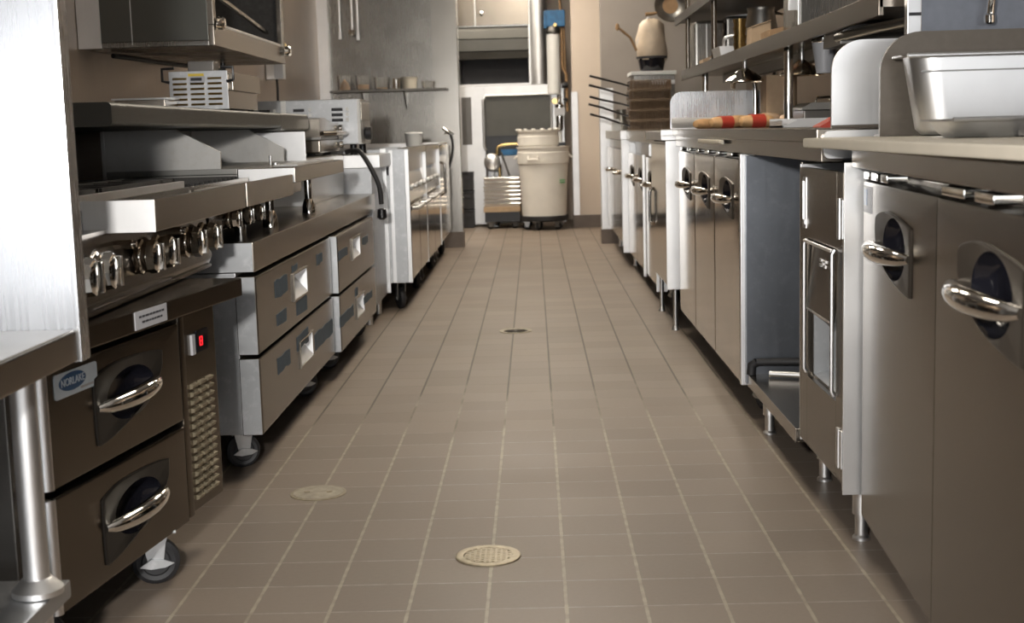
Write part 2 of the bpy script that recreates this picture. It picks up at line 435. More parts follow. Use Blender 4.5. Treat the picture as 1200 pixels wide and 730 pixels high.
# unseen back wall; glowing panes added to brighten steel facing the viewpoint
wb = MB().box(-4, 4, -4.1, -4, 0, .35).box(-4, 4, -4.1, -4, 1.55, CH)
fill_bays = [(-3.7, -2.2), (-2.1, -.6), (-.5, 1.0), (1.1, 2.6), (2.7, 3.9)]
xs = [-4] + [v for w in fill_bays for v in w] + [4]
for i in range(0, len(xs), 2): wb.box(xs[i], xs[i + 1], -4.1, -4, .35, 1.55)
struct('wall_back', wb, M['back_wall'])
for i, (a, b) in enumerate(fill_bays):
    fr = MB().box(a, b, -4.06, -3.98, .35, .40).box(a, b, -4.06, -3.98, 1.50, 1.55).box(a, a + .05, -4.06, -3.98, .4, 1.5).box(b - .05, b, -4.06, -3.98, .4, 1.5)
    w = struct('fill_window_%d' % (i + 1), fr, M['white'])
    MB().box(a + .05, b - .05, -4.03, -4.02, .4, 1.5).build('pane', M['fill_glow'], w)

def troffer(y, label, x=0):
    t = thing('ceiling_light', label, 'ceiling light', (x, y, CH), 0, 'ceiling lights along the kitchen')
    P('housing', MB().box(-.31, .31, -.61, -.58, -.05, 0).box(-.31, .31, .58, .61, -.05, 0).box(-.31, -.28, -.58, .58, -.05, 0).box(.28, .31, -.58, .58, -.05, 0), 'white', t)
    P('diffuser', MB().box(-.28, .28, -.58, .58, -.035, -.025), 'tube', t)
    return t
t0 = troffer(4.6, 'flat fluorescent ceiling light over the two drawer fridge bases')
dup(t0, (0, 7.6, CH), 'flat fluorescent ceiling light over the fryers')
dup(t0, (0, 10.0, CH), 'flat fluorescent ceiling light just before the tiled partition ends')
dup(t0, (-.3, 11.9, CH), 'flat fluorescent ceiling light before the cream bins', 90)
dup(t0, (-1.6, 12.2, CH), 'added unseen ceiling light behind the steel partition', 90)  # extra lamp, added to brighten the far room

# ---------------------------------------------------------------- drains in the floor
def drain(x, y, label):
    d = thing('floor_drain', label, 'floor drain', (x, y, 0), 0)
    P('rim', MB().lathe([(.074, 0), (.074, .003), (.070, .0045), (.056, .0035), (.054, .001)], (0, 0, 0), 36), 'clay', d)
    g = MB()
    for k in range(-4, 5):
        h = math.sqrt(max(0, .055 ** 2 - (k * .0118) ** 2))
        for q in range(-4, 4):
            y0, y1 = max(-h, q * .0125 + .0015 + (k % 2) * .004), min(h, q * .0125 + .0105 + (k % 2) * .004)
            if y1 - y0 > .003: g.box(k * .0118 - .0035, k * .0118 + .0035, y0, y1, .0012, .0038)
        g.box(k * .0118 - .0016 + .0059, k * .0118 + .0016 + .0059, -h * .95, h * .95, .0010, .0034)
    P('grate', g, 'clay', d)
    P('sump', MB().lathe([(.001, .0004), (.056, .0004), (.056, .0009), (.001, .0009)], (0, 0, 0), 30), 'ink', d)
    return d
drain(-.124, 2.888, 'round bronze slotted floor drain in the foreground tiles')
fd = thing('floor_drain', 'small dark round floor drain beyond the middle of the aisle', 'floor drain', (-.104, 6.267, 0))
P('rim', MB().lathe([(.078, 0), (.078, .003), (.070, .004), (.060, .002)], (0, 0, 0), 32), 'clay', fd)
P('grate', MB().lathe([(.001, .0005), (.058, .0005), (.058, .002), (.001, .002)], (0, 0, 0), 28).box(-.045, .045, -.004, .004, .002, .004).box(-.004, .004, -.045, .045, .002, .004), 'base', fd)
cv = thing('cleanout_cover', 'round worn pale cleanout cover in the floor beside the drawer freezer', 'floor cover', (-.598, 3.452, 0))
P('rim', MB().lathe([(.075, 0), (.075, .002), (.068, .003), (.066, .002)], (0, 0, 0), 36), 'clay', cv)
P('plate', MB().lathe([(.001, .0005), (.066, .0005), (.066, .0032), (.045, .0038), (.001, .0042)], (0, 0, 0), 36), 'cover', cv)
P('screw', MB().lathe([(.001, .004), (.008, .004), (.008, .0055), (.001, .006)], (-.03, 0, 0), 14), 'clay', cv)
P('screw', MB().lathe([(.001, .004), (.008, .004), (.008, .0055), (.001, .006)], (.03, 0, 0), 14), 'clay', cv)

# ================================================================ LEFT LINE
# ---- work table with its upright splash panel
wt = thing('work_table', 'low steel work table with tall glaring splash panel beside the drawer freezer', 'work table', (-.75, .70, 0), 90)
P('table_top', MB().box(0, 1.428, 0, .80, .595, .645, .004), 'steel', wt)
P('glare_sheet', MB().box(.004, 1.428, .006, .795, .645, .6468), 'pan', wt)  # pale sheet puts the glare on the table top into its colour
P('splash_panel', MB().box(1.432, 1.446, .004, .85, .592, 1.60).box(1.432, 1.475, -.004, .006, .592, 1.60, .002), 'panel', wt)
P('undershelf', MB().box(.02, 1.40, .03, .76, .205, .235, .004), 'galv', wt)
for x, y in ((1.33, .058), (.08, .058), (1.33, .72), (.08, .72)):
    P('leg', MB().cyl((x, y, .05), (x, y, .597), .0205, 24).cyl((x, y, 0), (x, y, .05), .014, 18).lathe([(.0205, .236), (.040, .237), (.040, .246), (.024, .262), (.0205, .264)], (x, y, 0), 24), 'bright', wt)

# ---- two-drawer freezer base, a little skewed on its casters
fz = thing('drawer_freezer', 'low two drawer freezer base on casters with shield shaped pulls', 'drawer freezer', (-.868, 2.17, 0), 81.76)
P('body', MB().box(.045, .885, .055, .74, .118, .570, .004), 'dark_steel', fz)
P('worktop', MB().box(.02, .985, -.025, .76, .575, .618, .004), 'door', fz)
lb = P('warning_label', MB().box(.395, .545, -.0268, -.0248, .580, .616, .0005), 'label', fz, 'grey printed label')
ink = MB()
for row, (a, b) in enumerate(((.412, .530), (.425, .520))):
    x = a
    while x < b:
        w = random.uniform(.006, .016); ink.box(x, min(b, x + w), -.0276, -.0266, .602 - row * .011, .606 - row * .011); x += w + .004
P('print', ink, 'ink', lb)
for k, (z0, z1) in enumerate(((.342, .558), (.116, .330))):
    o_ = [(.256, .505), (.262, .512), (.330, .527), (.460, .526), (.560, .516), (.562, .510), (.555, .470), (.48, .425), (.345, .390), (.265, .380), (.256, .386)]
    if k: o_ = [(x, z - .232) for x, z in o_]
    o_ = rounded(o_, 2)
    d = P('drawer', pierced_front(.078, .660, z0, z1, 0, .052, o_), 'door', fz)
    zc = .456 - (.232 if k else 0)
    shield_pull(d, o_, .415, zc, .105, .050, .266, .520, zc - .004, zc + .006, 0.0, .0180, .030)
    P('edge_highlight', MB().cyl((.082, .010, z0 + .003), (.082, .010, z1 - .003), .0125, 16), 'bright', d)  # added bright strip, the highlight along the rounded drawer edge
    if k == 0:
        bd = P('badge', MB().prism(round_rect(.112, .272, .498, .543, .006), 'y', -.0022, 0), 'badge', d, 'pale badge with a navy oval')
        P('badge_oval', MB().prism([(.176 + .050 * math.cos(a), .5235 + .0165 * math.sin(a)) for a in [2 * PI * i / 32 for i in range(32)]], 'y', -.0030, -.0020), 'badge_blue', bd)
        text('NORLAKE', .0195, 'badge', bd, (.176, -.0034, .5235), (PI / 2, 0, 0), 'lettering')
        P('badge_stripe', MB().box(.205, .262, -.0028, -.002, .5035, .5075), 'label', bd)
cp_ = P('compressor_panel', MB().box(.668, .700, .004, .052, .118, .572, .007).box(.700, .885, .010, .052, .122, .570, .006), 'door', fz)
vt = MB()
for c in range(3):
    for r in range(15):
        x0 = .722 + c * .044; z0 = .146 + r * .0180 + c * .001
        vt.prism([(.0098, z0), (.0035, z0 + .002), (.0005, z0 + .0095), (.0098, z0 + .0115)], 'x', x0, x0 + .031)
P('vent_louvres', vt, 'clay', cp_)  # tan stands for light caught on the louvres
ds = P('display', MB().box(.768, .836, .0065, .011, .472, .522, .0015), 'gloss_black', cp_)
dg = MB()
for zz in (.496,):
    for (a, b, c, d) in ((.786, .798, .505, .508), (.786, .798, .4955, .4985), (.786, .798, .486, .489), (.784, .787, .487, .497), (.797, .800, .487, .497), (.784, .787, .497, .507), (.797, .800, .497, .507)):
        dg.box(a, b, .0052, .0067, c, d)
P('red_digit', dg, 'led', ds, 'glowing red digit')
P('rocker_switch', MB().box(.738, .756, .004, .012, .472, .518, .002), 'label', cp_)
for x, y, t in ((.585, .052, -1.15), (.13, .075, -1.0), (.60, .66, 0), (.13, .66, 0)): caster(fz, x, y, .051, .122, .032, t)

# ---- burner range standing on the freezer
kn_prof = [(.012, 0), (.030, .002), (.034, .007), (.034, .014), (.030, .017), (.030, .024), (.033, .028), (.031, .042), (.022, .047), (.001, .048)]
def knob(par, x, y, z, s=1.1, mat='chrome'):
    mb = MB().lathe([(r * s, -d * s) for r, d in kn_prof], (x, y, z), 8, axis='y')
    mb.box(x - .005 * s, x + .005 * s, y - .056 * s, y - .044 * s, z - .026 * s, z + .026 * s, .002)
    return P('knob', mb, mat, par)
def trough(par, x0, x1, y0, y1, z0, z1, mat='steel', near=True):
    mb = MB().box(x0, x1, y0, y0 + .012, z0, z1, .003).box(x0, x1, y0 + .012, y1, z0, z0 + .020).box(x0, x1, y1 - .010, y1, z0 + .02, z1 - .006)
    if near: P('end_plate', MB().box(x0 - .003, x0, y0 + .001, y1, z0, z1, .0008), 'satin', par)  # paler face, light on the rail end put into the colour
    return P('front_rail', mb, mat, par)
rg = thing('burner_range', 'gas range with chrome octagonal knobs standing over the drawer freezer', 'range', (-.75, 2.205, 0), 90)
P('body', MB().box(0, 1.22, .145, .86, .622, .815, .004), 'dark_steel', rg)
P('knob_panel', MB().prism([(.100, .775), (.085, .650), (.098, .622), (.16, .622), (.16, .775)], 'x', .0, 1.20).box(0, 1.20, .088, .105, .622, .630), 'dark_mirror', rg)
trough(rg, .415, 1.245, 0, .150, .768, .832)
for y_ in (2.375, 2.485, 2.775, 2.895, 3.145, 3.300): knob(rg, y_ - 2.205, .092, .706)
for y_ in (2.655, 3.03):
    P('pilot_valve', MB().cyl((y_ - 2.205, .098, .742), (y_ - 2.205, .060, .742), .010, 6).cyl((y_ - 2.205, .062, .742), (y_ - 2.205, .052, .742), .006, 10), 'chrome', rg)
for k, x0 in enumerate((.02, .62)):
    g = MB().box(x0, x0 + .58, .17, .185, .835, .850).box(x0, x0 + .58, .76, .775, .835, .850)
    for i in range(6): g.box(x0 + .01 + i * .11, x0 + .025 + i * .11, .17, .775, .835, .850)
    for i in range(3): g.box(x0, x0 + .58, .30 + i * .15, .312 + i * .15, .838, .852)
    for i in (0, 5):
        for yy in (.175, .765): g.box(x0 + .01 + i * .11, x0 + .025 + i * .11, yy, yy + .01, .815, .836)
    P('grate', g, 'iron', rg)
for xx in (.31, .90):
    for yy in (.33, .62):
        P('burner', MB().lathe([(.075, .815), (.075, .828), (.05, .834), (.04, .840), (.012, .842), (.001, .842)], (xx, yy, 0), 24), 'iron', rg)
P('drip_rail', MB().box(.40, 1.23, .153, .166, .818, .842, .002), 'bright', rg)
P('back_riser', MB().box(0, 1.22, .83, .86, .815, .975, .003), 'dark_steel', rg)

# ---- charbroiler between range and griddle, on the fridge base
cb = thing('charbroiler', 'narrow countertop broiler wedged between burner range and flat griddle', 'broiler', (-.75, 3.475, 0), 90)
P('body', MB().box(0, .66, .125, .86, .700, .815, .004), 'dark_steel', cb)
P('knob_panel', MB().box(0.0, .66, .105, .13, .700, .768, .003), 'dark_mirror', cb)
trough(cb, 0, .672, 0, .150, .768, .832, near=False)
for x in (.20, .36, .52): knob(cb, x, .106, .725, .8)
g = MB()
for i in range(12): g.box(.02 + i * .054, .034 + i * .054, .16, .80, .815, .832)
P('grate', g, 'iron', cb)
for x in (.05, .61):
    for y in (.16, .80): P('leg', MB().cyl((x, y, .6625), (x, y, .70), .018, 14), 'chrome', cb)

# ---- drawer fridge (chef base)
cf = thing('drawer_fridge', 'long four drawer fridge base with scraps of blue tape on its fronts', 'drawer fridge', (-.78, 3.65, 0), 90)
P('body', MB().box(.03, 2.74, .060, .78, .112, .574, .003), 'galv', cf)
P('worktop', MB().box(0, 2.86, 0, .80, .578, .662, .004), 'steel', cf)
P('end_plate', MB().box(-.003, 0, .003, .79, .580, .660), 'galv', cf)  # pale plate stands for light on the worktop's near end
P('vent_panel', MB().box(2.575, 2.735, .012, .062, .115, .565, .004), 'door', cf)
vt = MB()
for c in range(2):
    for r in range(22): vt.box(2.60 + c * .06, 2.645 + c * .06, .009, .0125, .150 + r * .017, .158 + r * .017)
P('vent_slots', vt, 'ink', cf)
def drawer(x0, x1, z0, z1, y0, px, pz, tapes):
    w, h = .27, .080
    rect = []
    for (a, b), (c, e) in (((px, pz), (px + w, pz)), ((px + w, pz), (px + w, pz + h)), ((px + w, pz + h), (px, pz + h)), ((px, pz + h), (px, pz))):
        rect += [(a + (c - a) * k / 6, b + (e - b) * k / 6) for k in range(6)]
    d = P('drawer', pierced_front(x0, x1, z0, z1, y0, .058, rect), 'door', cf)
    # sunken finger well: pale steel carries the light on far cheek and floor
    yb = y0 + .042
    well = MB().add([(px, y0, pz), (px + w, y0, pz), (px + w, y0, pz + h), (px, y0, pz + h), (px + .02, yb, pz + h * .62), (px + w - .005, yb, pz + h * .62), (px + w - .005, yb, pz + h - .004), (px + .02, yb, pz + h - .004)],
                    [(0, 1, 5, 4), (1, 2, 6, 5), (2, 3, 7, 6), (3, 0, 4, 7), (4, 5, 6, 7)])
    P('finger_well', well, 'satin', d)
    fr = MB().box(px - .004, px + w + .004, y0 - .006, y0, pz + h, pz + h + .005, .001).box(px - .006, px, y0 - .007, y0, pz - .006, pz + h, .001).box(px, px + w + .004, y0 - .005, y0, pz - .005, pz, .001)
    P('pull_frame', fr, 'steel', d)
    P('drawer_side', MB().box(x0 - .003, x0, y0 + .003, .056, z0 + .002, z1 - .002), 'galv', d)  # pale plate stands for light on the drawer's near side
    for (a, b, c, e) in tapes:
        mb = MB(); n = 5; up = []; lo = []
        for i in range(n + 1):
            t = a + (b - a) * i / n; j = random.uniform(-.004, .004)
            up.append((t + random.uniform(-.003, .003), e + j)); lo.append((t + random.uniform(-.003, .003), c + random.uniform(-.005, .005)))
        P('tape', mb.prism(lo + up[::-1], 'y', y0 - .0016, y0), 'blue_tape', d)
    return d
Y0 = 3.65
def tp(*r): return [(a - Y0, b - Y0, c, d) for a, b, c, d in r]
drawer(.007, 1.385, .345, .566, 0, .565, .428, tp((3.92, 4.12, .470, .525), (4.70, 4.825, .492, .530), (4.22, 4.31, .520, .538)) )
drawer(.007, 1.385, .116, .335, 0, .62, .200, tp((3.905, 4.105, .245, .292), (4.58, 4.99, .205, .262), (4.235, 4.45, .262, .306)))
drawer(1.415, 2.565, .345, .566, -.022, 1.80, .440, tp((5.08, 5.32, .470, .503), (5.80, 5.99, .466, .498)))
drawer(1.415, 2.565, .116, .335, -.022, 1.86, .185, tp((5.03, 5.42, .212, .256), (5.50, 5.58, .280, .312), (5.76, 6.06, .208, .243)))
dd = [o for o in COL.objects if o.name.startswith('drawer') and o.parent is cf]
for (a, b, c, d) in tp((3.93, 4.08, .382, .424), (4.262, 4.455, .367, .418)):
    P('tape', MB().prism([(a, c + .004), (b, c), (b + .004, d), (a - .002, d - .003)], 'y', -.0016, 0), 'blue_tape', dd[0])
for x in (.11, 1.15, 1.72, 2.58): caster(cf, x, .085, .05, .116, .03, -1.1)
for x in (.11, 2.58): caster(cf, x, .70, .05, .116, .03, 0)

# ---- griddle
gd = thing('griddle', 'flat top griddle with slanted grey side splashes and thick front ledge', 'griddle', (-.75, 4.20, 0), 90)
P('body', MB().box(.0, 1.08, .185, .60, .735, .835, .004), 'dull', gd)
P('plate', MB().box(.0, 1.08, .185, .60, .835, .853, .002), 'dull', gd)
P('ledge', MB().box(-.005, 1.07, 0, .182, .803, .853, .005), 'steel', gd)
for k, x0 in enumerate((-.004, 1.07)):
    P('lit_ledge_end', MB().box(-.008, -.005, .003, .180, .806, .850), 'satin', gd) if k == 0 else None  # ledge end in the lit steel, brightness carried by colour
    P('side_splash', MB().prism([(.598, .853), (.236, .853), (.234, .906), (.372, .980), (.598, .980)], 'x', x0, x0 + .013), 'splash', gd)
P('back_splash', MB().box(0, 1.08, .60, .612, .74, .980, .002), 'splash', gd)
P('control_panel', MB().box(.0, 1.08, .172, .19, .735, .803, .002), 'dark_mirror', gd)
for x in (.22, .62): knob(gd, x, .172, .765, .8)
for x in (.06, .80):
    for y in (.10, .54):
        P('leg', MB().cyl((x, y, .70), (x, y, .806 if y < .2 else .74), .014, 16).lathe([(.013, .6625), (.026, .663), (.024, .690), (.016, .715)], (x, y, 0), 16), ('chrome'), gd)
P('drain_trough', MB().box(.15, .95, .02, .10, .853, .858, .002).cyl((.42, .16, .853), (.42, .16, .885), .005, 10).cyl((.30, .12, .853), (.30, .12, .862), .012, 12), 'bright', gd)

# ---- long overshelf
os_ = thing('overshelf', 'long grey rolled edge shelf over the back of range and griddle', 'shelf', (-1.0, 3.18, 0), 90)
def roll(x0, x1, z0, z1, y1):
    pr = [(y1, z0)] + [(.012 - .012 * math.sin(a) , z0 + .012 - .012 * math.cos(a)) for a in [0, .5, 1.0, 1.57]] + [(.012 - .012 * math.cos(a), z1 - .012 + .012 * math.sin(a)) for a in [0, .4, .8, 1.2, 1.57]] + [(y1, z1)]
    return MB().prism(pr, 'x', x0, x1)
P('shelf', roll(0, 2.15, .984, 1.042, .64), 'dark_grey', os_)
P('end_shelf', roll(2.155, 2.80, .972, 1.044, .64), 'dark_grey', os_)
P('riser', MB().box(0, 2.80, .640, .652, .60, 1.04), 'dark_steel', os_)
for x in (.02, 1.10, 2.14, 2.78): P('bracket', MB().prism([(.64, .93), (.64, .986), (.615, .986)], 'x', x - .004, x + .004), 'dark_steel', os_)

# ---- slotted heater box on the shelf
hb = thing('heater_box', 'small louvred steel heater box with yellow warning label on the overshelf', 'heater', (-1.14, 4.60, 1.0425))
P('body', MB().box(-.100, .098, .004, .50, .008, .135, .004), 'steel', hb)
lv = MB()
for c in range(3):
    for r in range(6): lv.prism([(-.001, .020 + r * .0175), (-.007, .0225 + r * .0175), (.004, .031 + r * .0175)], 'x', -.088 + c * .060, -.040 + c * .060)
fc = P('louvre_panel', MB().box(-.102, .100, 0, .006, .006, .137, .002), 'galv', hb)
P('louvres', lv, 'brass', fc)
P('warning_label', MB().box(-.032, .022, -.009, -.0075, .100, .128), 'label', fc)
P('warning_stripe', MB().box(-.032, .022, -.0105, -.009, .119, .128), 'yellow', fc, 'yellow stripe')
P('warning_print', MB().box(-.024, .014, -.0105, -.009, .104, .114), 'ink', fc)
for sx in (-1, 1): P('handle', MB().tube([(sx * .098, -.004, .10), (sx * .122, -.006, .105), (sx * .122, -.006, .146), (sx * .080, -.006, .148)], .0055, 8), 'black', hb)
P('top_unit', MB().box(-.04, .05, .02, .10, .135, .172, .004), 'dark_steel', hb)
P('side_cover', MB().box(.098, .112, .03, .49, .07, .13, .003), 'steel', hb)
for x in (-.08, .08):
    for y in (.05, .45): P('foot', MB().cyl((x, y, 0), (x, y, .01), .012, 12), 'rubber', hb)
bx = thing('steel_pan', 'shallow plain steel pan lying behind the shelf edge near the splash panel', 'pan', (-1.30, 4.52, 1.0425))
P('body', MB().box(-.085, .085, -.08, .08, 0, .044, .006), 'steel', bx)
P('rim', MB().box(-.092, .092, -.087, -.08, .040, .046).box(-.092, .092, .08, .087, .040, .046).box(-.092, -.085, -.08, .08, .040, .046).box(.085, .092, -.08, .08, .040, .046), 'bright', bx)

# ---- wall-hung cheese melter
cm = thing('cheesemelter', 'wall hung steel cheesemelter with open black front above the griddle', 'cheesemelter', (-1.2, 5.12, 1.30), 90)
P('body', MB().box(0, 1.46, .02, .518, 0, .02, .003).box(0, 1.46, .50, .518, .02, .80).box(1.445, 1.46, .02, .50, .02, .80, .003).box(0, 1.46, .02, .518, .80, .815), 'clad', cm)
P('near_side', MB().box(0, .015, .02, .518, .02, .80, .003), 'shaded_side', cm)
P('liner', MB().box(.02, 1.44, .49, .498, .02, .79).box(.017, .022, .03, .49, .02, .79).box(1.438, 1.443, .03, .49, .02, .79).box(.02, 1.44, .03, .49, .022, .027), 'iron', cm)
P('front_rail', MB().box(0, 1.46, -.002, .022, 0, .078, .004), 'steel', cm)
P('front_post', MB().box(0, .045, -.002, .022, .078, .80, .003), 'steel', cm)
P('front_post', MB().box(1.40, 1.46, -.002, .022, .078, .80, .003), 'steel', cm)
P('drip_tray', MB().box(.06, 1.38, .0, .45, .078, .090, .003), 'bright', cm)
P('rack', MB().prism([(.06, .24), (1.38, .14), (1.38, .155), (.06, .255)], 'y', .06, .075), 'steel', cm)
P('seam_strip', MB().box(-.003, 0, .31, .313, .01, .80), 'bright', cm)
P('wall_flange', MB().box(-.004, .0, .43, .518, 0, .80), 'bright', cm)
for x, z in ((.05, .085), (1.44, .062)): P('knob', MB().lathe([(.008, 0), (.024, -.004), (.026, -.024), (.018, -.032), (.001, -.033)], (x, -.003, z), 14, axis='y'), 'chrome', cm)
P('gas_valve', MB().cyl((1.46, .02, .085), (1.50, .02, .085), .012, 10).lathe([(.006, -.02), (.022, -.016), (.022, .010), (.006, .014)], (1.52, .02, .09), 12, axis='x'), 'brass', cm)
gp = thing('hanging_gas_pipe', 'thin dark gas pipe sloping under the cheesemelter with a drop to the shelf heater', 'pipe', (0, 0, 0))
P('pipe', MB().tube([(-1.66, 5.35, 1.286), (-1.62, 5.5, 1.282), (-1.45, 6.2, 1.262), (-1.43, 6.25, 1.26)], .010, 10), 'black', gp)
P('drop', MB().tube([(-1.43, 6.25, 1.298), (-1.43, 6.25, 1.20)], .012, 10), 'black', gp)
ob = thing('outlet_box', 'small grey electrical box with hanging cord on the wall beyond the cheesemelter', 'outlet', (-1.66, 8.75, 1.32))
P('box', MB().box(-.055, .055, -.05, .05, 0, .135, .004), 'bright', ob)
P('cover', MB().box(.0, .058, -.056, -.05, .004, .131, .002), 'label', ob)
P('cord', MB().tube([(.01, -.03, 0), (.012, -.03, -.07), (.008, -.03, -.20)], .008, 8), 'black', ob)

# ---- countertop stand with panini press
st = thing('equipment_stand', 'steel counter stand with a bright upright end sheet behind the griddle', 'stand', (-.93, 5.47, 0), 90)
P('body', MB().box(0, 1.06, 0, .50, .6625, .858, .004), 'steel', st)
P('end_sheet', MB().box(-.012, 0, .0, .48, .6625, .968, .002), 'bright', st)
pp = thing('sandwich_press', 'brown steel sandwich press with pale hinge knob behind the griddle ledge', 'press', (-.955, 6.00, .8585), 90)
P('lower_jaw', MB().box(0, .60, .0, .40, .012, .072, .008), 'steel', pp)
P('upper_jaw', MB().prism([(0, .084), (.20, .090), (.40, .086), (.60, .088), (.60, .150), (.44, .146), (.30, .158), (.14, .172), (0, .165)], 'y', .0, .40), 'steel', pp)
P('seam_band', MB().box(-.004, .605, -.005, .40, .072, .084, .002), 'dull', pp)
P('handle', MB().tube([(.10, 0, .10), (.12, -.05, .10), (.46, -.05, .10), (.48, 0, .10)], .011, 10), 'steel', pp)
for x, z in ((.56, .125), (.55, .085), (.56, .045)): P('knob', MB().lathe([(.008, 0), (.017, -.006), (.017, -.022), (.001, -.026)], (x, -.002, z), 12, axis='y'), 'white' if z == .085 else 'chrome', pp)
for x in (.05, .50):
    for y in (.05, .35): P('foot', MB().cyl((x, y, 0), (x, y, .014), .02, 12), 'rubber', pp)

# ---- narrow filler table + slotted toaster
ft = thing('filler_table', 'narrow steel filler table with bright square edge beside the fryers', 'table', (-.755, 6.56, 0), 90)
P('table_top', MB().box(0, .50, 0, .75, .785, .850, .004), 'bright', ft)
P('side_panel', MB().box(.01, .49, .045, .74, .10, .785, .003), 'galv', ft)
for x in (.05, .45):
    for y in (.09, .68): P('leg', MB().cyl((x, y, 0), (x, y, .10), .018, 14), 'bright', ft)
tb = thing('conveyor_toaster', 'wide grey slotted countertop toaster standing on the filler table', 'toaster', (-1.125, 6.622, .8505))
P('body', MB().box(-.28, .27, .0, .44, .052, .275, .006), 'galv', tb)
for gx in (-.19, -.02, .17):
    sl = MB()
    for r in range(3): sl.box(gx - .035, gx + .020, -.002, .001, .165 + r * .026, .180 + r * .026)
    P('vent_grille', sl, 'ink', tb)
for gx in (-.155, .02, .205):
    tr = MB()
    for r in range(3): tr.box(gx, gx + .014, -.004, .001, .165 + r * .026, .182 + r * .026)
    P('vent_tab', tr, 'white', tb)
P('edge_strip', MB().box(.262, .276, -.004, .003, .052, .273), 'white', tb)
P('divider_strip', MB().box(-.115, -.090, -.003, .001, .15, .272), 'white', tb)
P('dial', MB().lathe([(.020, 0), (.034, .006), (.034, .035), (.001, .04)], (.27, .20, .105), 16, axis='x'), 'black', tb)
P('side_grille', MB().box(.270, .275, .06, .40, .17, .26, .001), 'steel', tb)
for x in (-.24, .23):
    for y in (.05, .40): P('leg', MB().cyl((x, y, 0), (x, y, .062), .018, 12), 'black', tb)
pc = thing('power_cord', 'black power cord drooping over the filler table edge', 'cord', (0, 0, 0))
def bez(pts, n=8):
    out = []
    for i in range(len(pts) - 1):
        p0 = Vector(pts[max(i - 1, 0)]); p1 = Vector(pts[i]); p2 = Vector(pts[i + 1]); p3 = Vector(pts[min(i + 2, len(pts) - 1)])
        for k in range(n):
            t = k / n
            out.append(.5 * ((2 * p1) + (p2 - p0) * t + (2 * p0 - 5 * p1 + 4 * p2 - p3) * t * t + (3 * p1 - p0 - 3 * p2 + p3) * t ** 3))
    out.append(Vector(pts[-1])); return out
P('cable', MB().tube(bez([(-.925, 6.596, .864), (-.89, 6.580, .872), (-.845, 6.535, .864), (-.795, 6.50, .79), (-.755, 6.49, .70), (-.745, 6.48, .61)]), .012, 10), 'rubber', pc)
P('plug', MB().lathe([(.012, .59), (.022, .585), (.024, .545), (.012, .535), (.001, .535)], (-.745, 6.48, 0), 14), 'black', pc)

# ---- fryers on casters
def fryer(loc, label, w=1.12):
    f = thing('deep_fryer', label, 'fryer', loc, 90, 'deep fryers along the steel partition')
    P('cabinet', MB().box(0, w, .02, .80, .155, .60, .004), 'steel', f)
    P('side_sheet', MB().box(-.008, 0, 0, .80, .150, .868, .003), 'galv', f)
    P('side_flange', MB().box(-.014, -.008, .0, .022, .152, .862, .002).box(-.014, -.008, .085, .105, .152, .862, .002).box(-.030, -.008, .118, .150, .10, .872, .003), 'bright', f)
    P('tank', MB().box(0, w, .02, .80, .60, .84, .004).box(0, w, -.004, .06, .835, .872, .006).box(0, w, .75, .80, .84, .95, .004).box(0, w, .06, .75, .838, .846), 'steel', f)
    for k in range(2):
        x0 = .02 + k * (w - .03) / 2; x1 = x0 + (w - .03) / 2 - .015
        d = P('door', MB().box(x0, x1, 0, .022, .165, .565, .006), 'mirror', f)
        P('handle', MB().tube([(x0 + .06, -.002, .545), (x0 + .07, -.030, .545), (x1 - .07, -.030, .545), (x1 - .06, -.002, .545)], .011, 10), 'bright', d)
    P('control_panel', MB().prism([(.0, .585), (.03, .585), (.03, .74), (.020, .74)], 'x', .01, w - .01), 'mirror', f)
    for k in range(4):
        P('dial', MB().lathe([(.008, 0), (.015, -.004), (.015, -.018), (.001, -.020)], (.13 + k * (w - .26) / 3, .012, .655), 14, axis='y'), 'white' if k % 2 == 0 else 'bright', f)
    P('vent_hole', MB().box(-.0165, -.0135, .108, .132, .73, .775), 'ink', f)
    P('basket_hanger', MB().box(.10, w - .10, .73, .76, .95, .965, .003), 'bright', f)
    for x in (.09, w - .09):
        for y in (.08, .70): caster(f, x, y, .06, .156, .036, .4)
    return f
f1 = fryer((-.665, 7.12, 0), 'steel deep fryer nearest the filler table with bright side sheet')
dup(f1, (-.665, 8.27, 0), 'steel deep fryer between the other fryer and the pale holding cabinet')
hc = thing('holding_cabinet', 'pale steel holding cabinet on black casters at the partition end', 'cabinet', (-.665, 9.45, 0), 90)
P('body', MB().box(0, 1.10, .012, .80, .16, .875, .005), 'bright', hc)
P('door', MB().box(.02, 1.08, 0, .013, .18, .86, .004), 'mirror', hc)
P('handle', MB().tube([(.10, 0, .50), (.10, -.03, .52), (.10, -.03, .72), (.10, 0, .74)], .010, 10), 'chrome', hc)
P('near_sheet', MB().box(-.008, 0, -.002, .80, .155, .88, .003), 'bright', hc)
for x in (.09, 1.0):
    for y in (.08, .70): caster(hc, x, y, .062, .161, .036, .3)
wb_ = thing('white_tub', 'small white tub standing on top of the fryer line', 'tub', (-.80, 9.0, .8475))
P('body', MB().lathe([(.001, 0), (.050, 0), (.060, .09), (.060, .095), (.052, .095), (.046, .01), (.001, .01)], (0, 0, 0), 20), 'white', wb_)
P('lid', MB().lathe([(.001, .110), (.056, .108), (.063, .100), (.063, .094), (.001, .094)], (0, 0, 0), 20), 'white', wb_)
hs = thing('hanging_spray_hose', 'short black hose with nozzle hooked on the partition edge trim', 'hose', (-.70, 10.96, 0))
P('hose', MB().tube(bez([(0, -.01, .96), (.03, -.03, .93), (.045, -.03, .84), (.03, -.03, .74), (.005, -.03, .66)]), .010, 8), 'rubber', hs)
P('nozzle', MB().tube([(-.03, -.03, .985), (.0, -.03, .96), (.05, -.03, .925)], [.012, .018, .014], 10), 'chrome', hs)
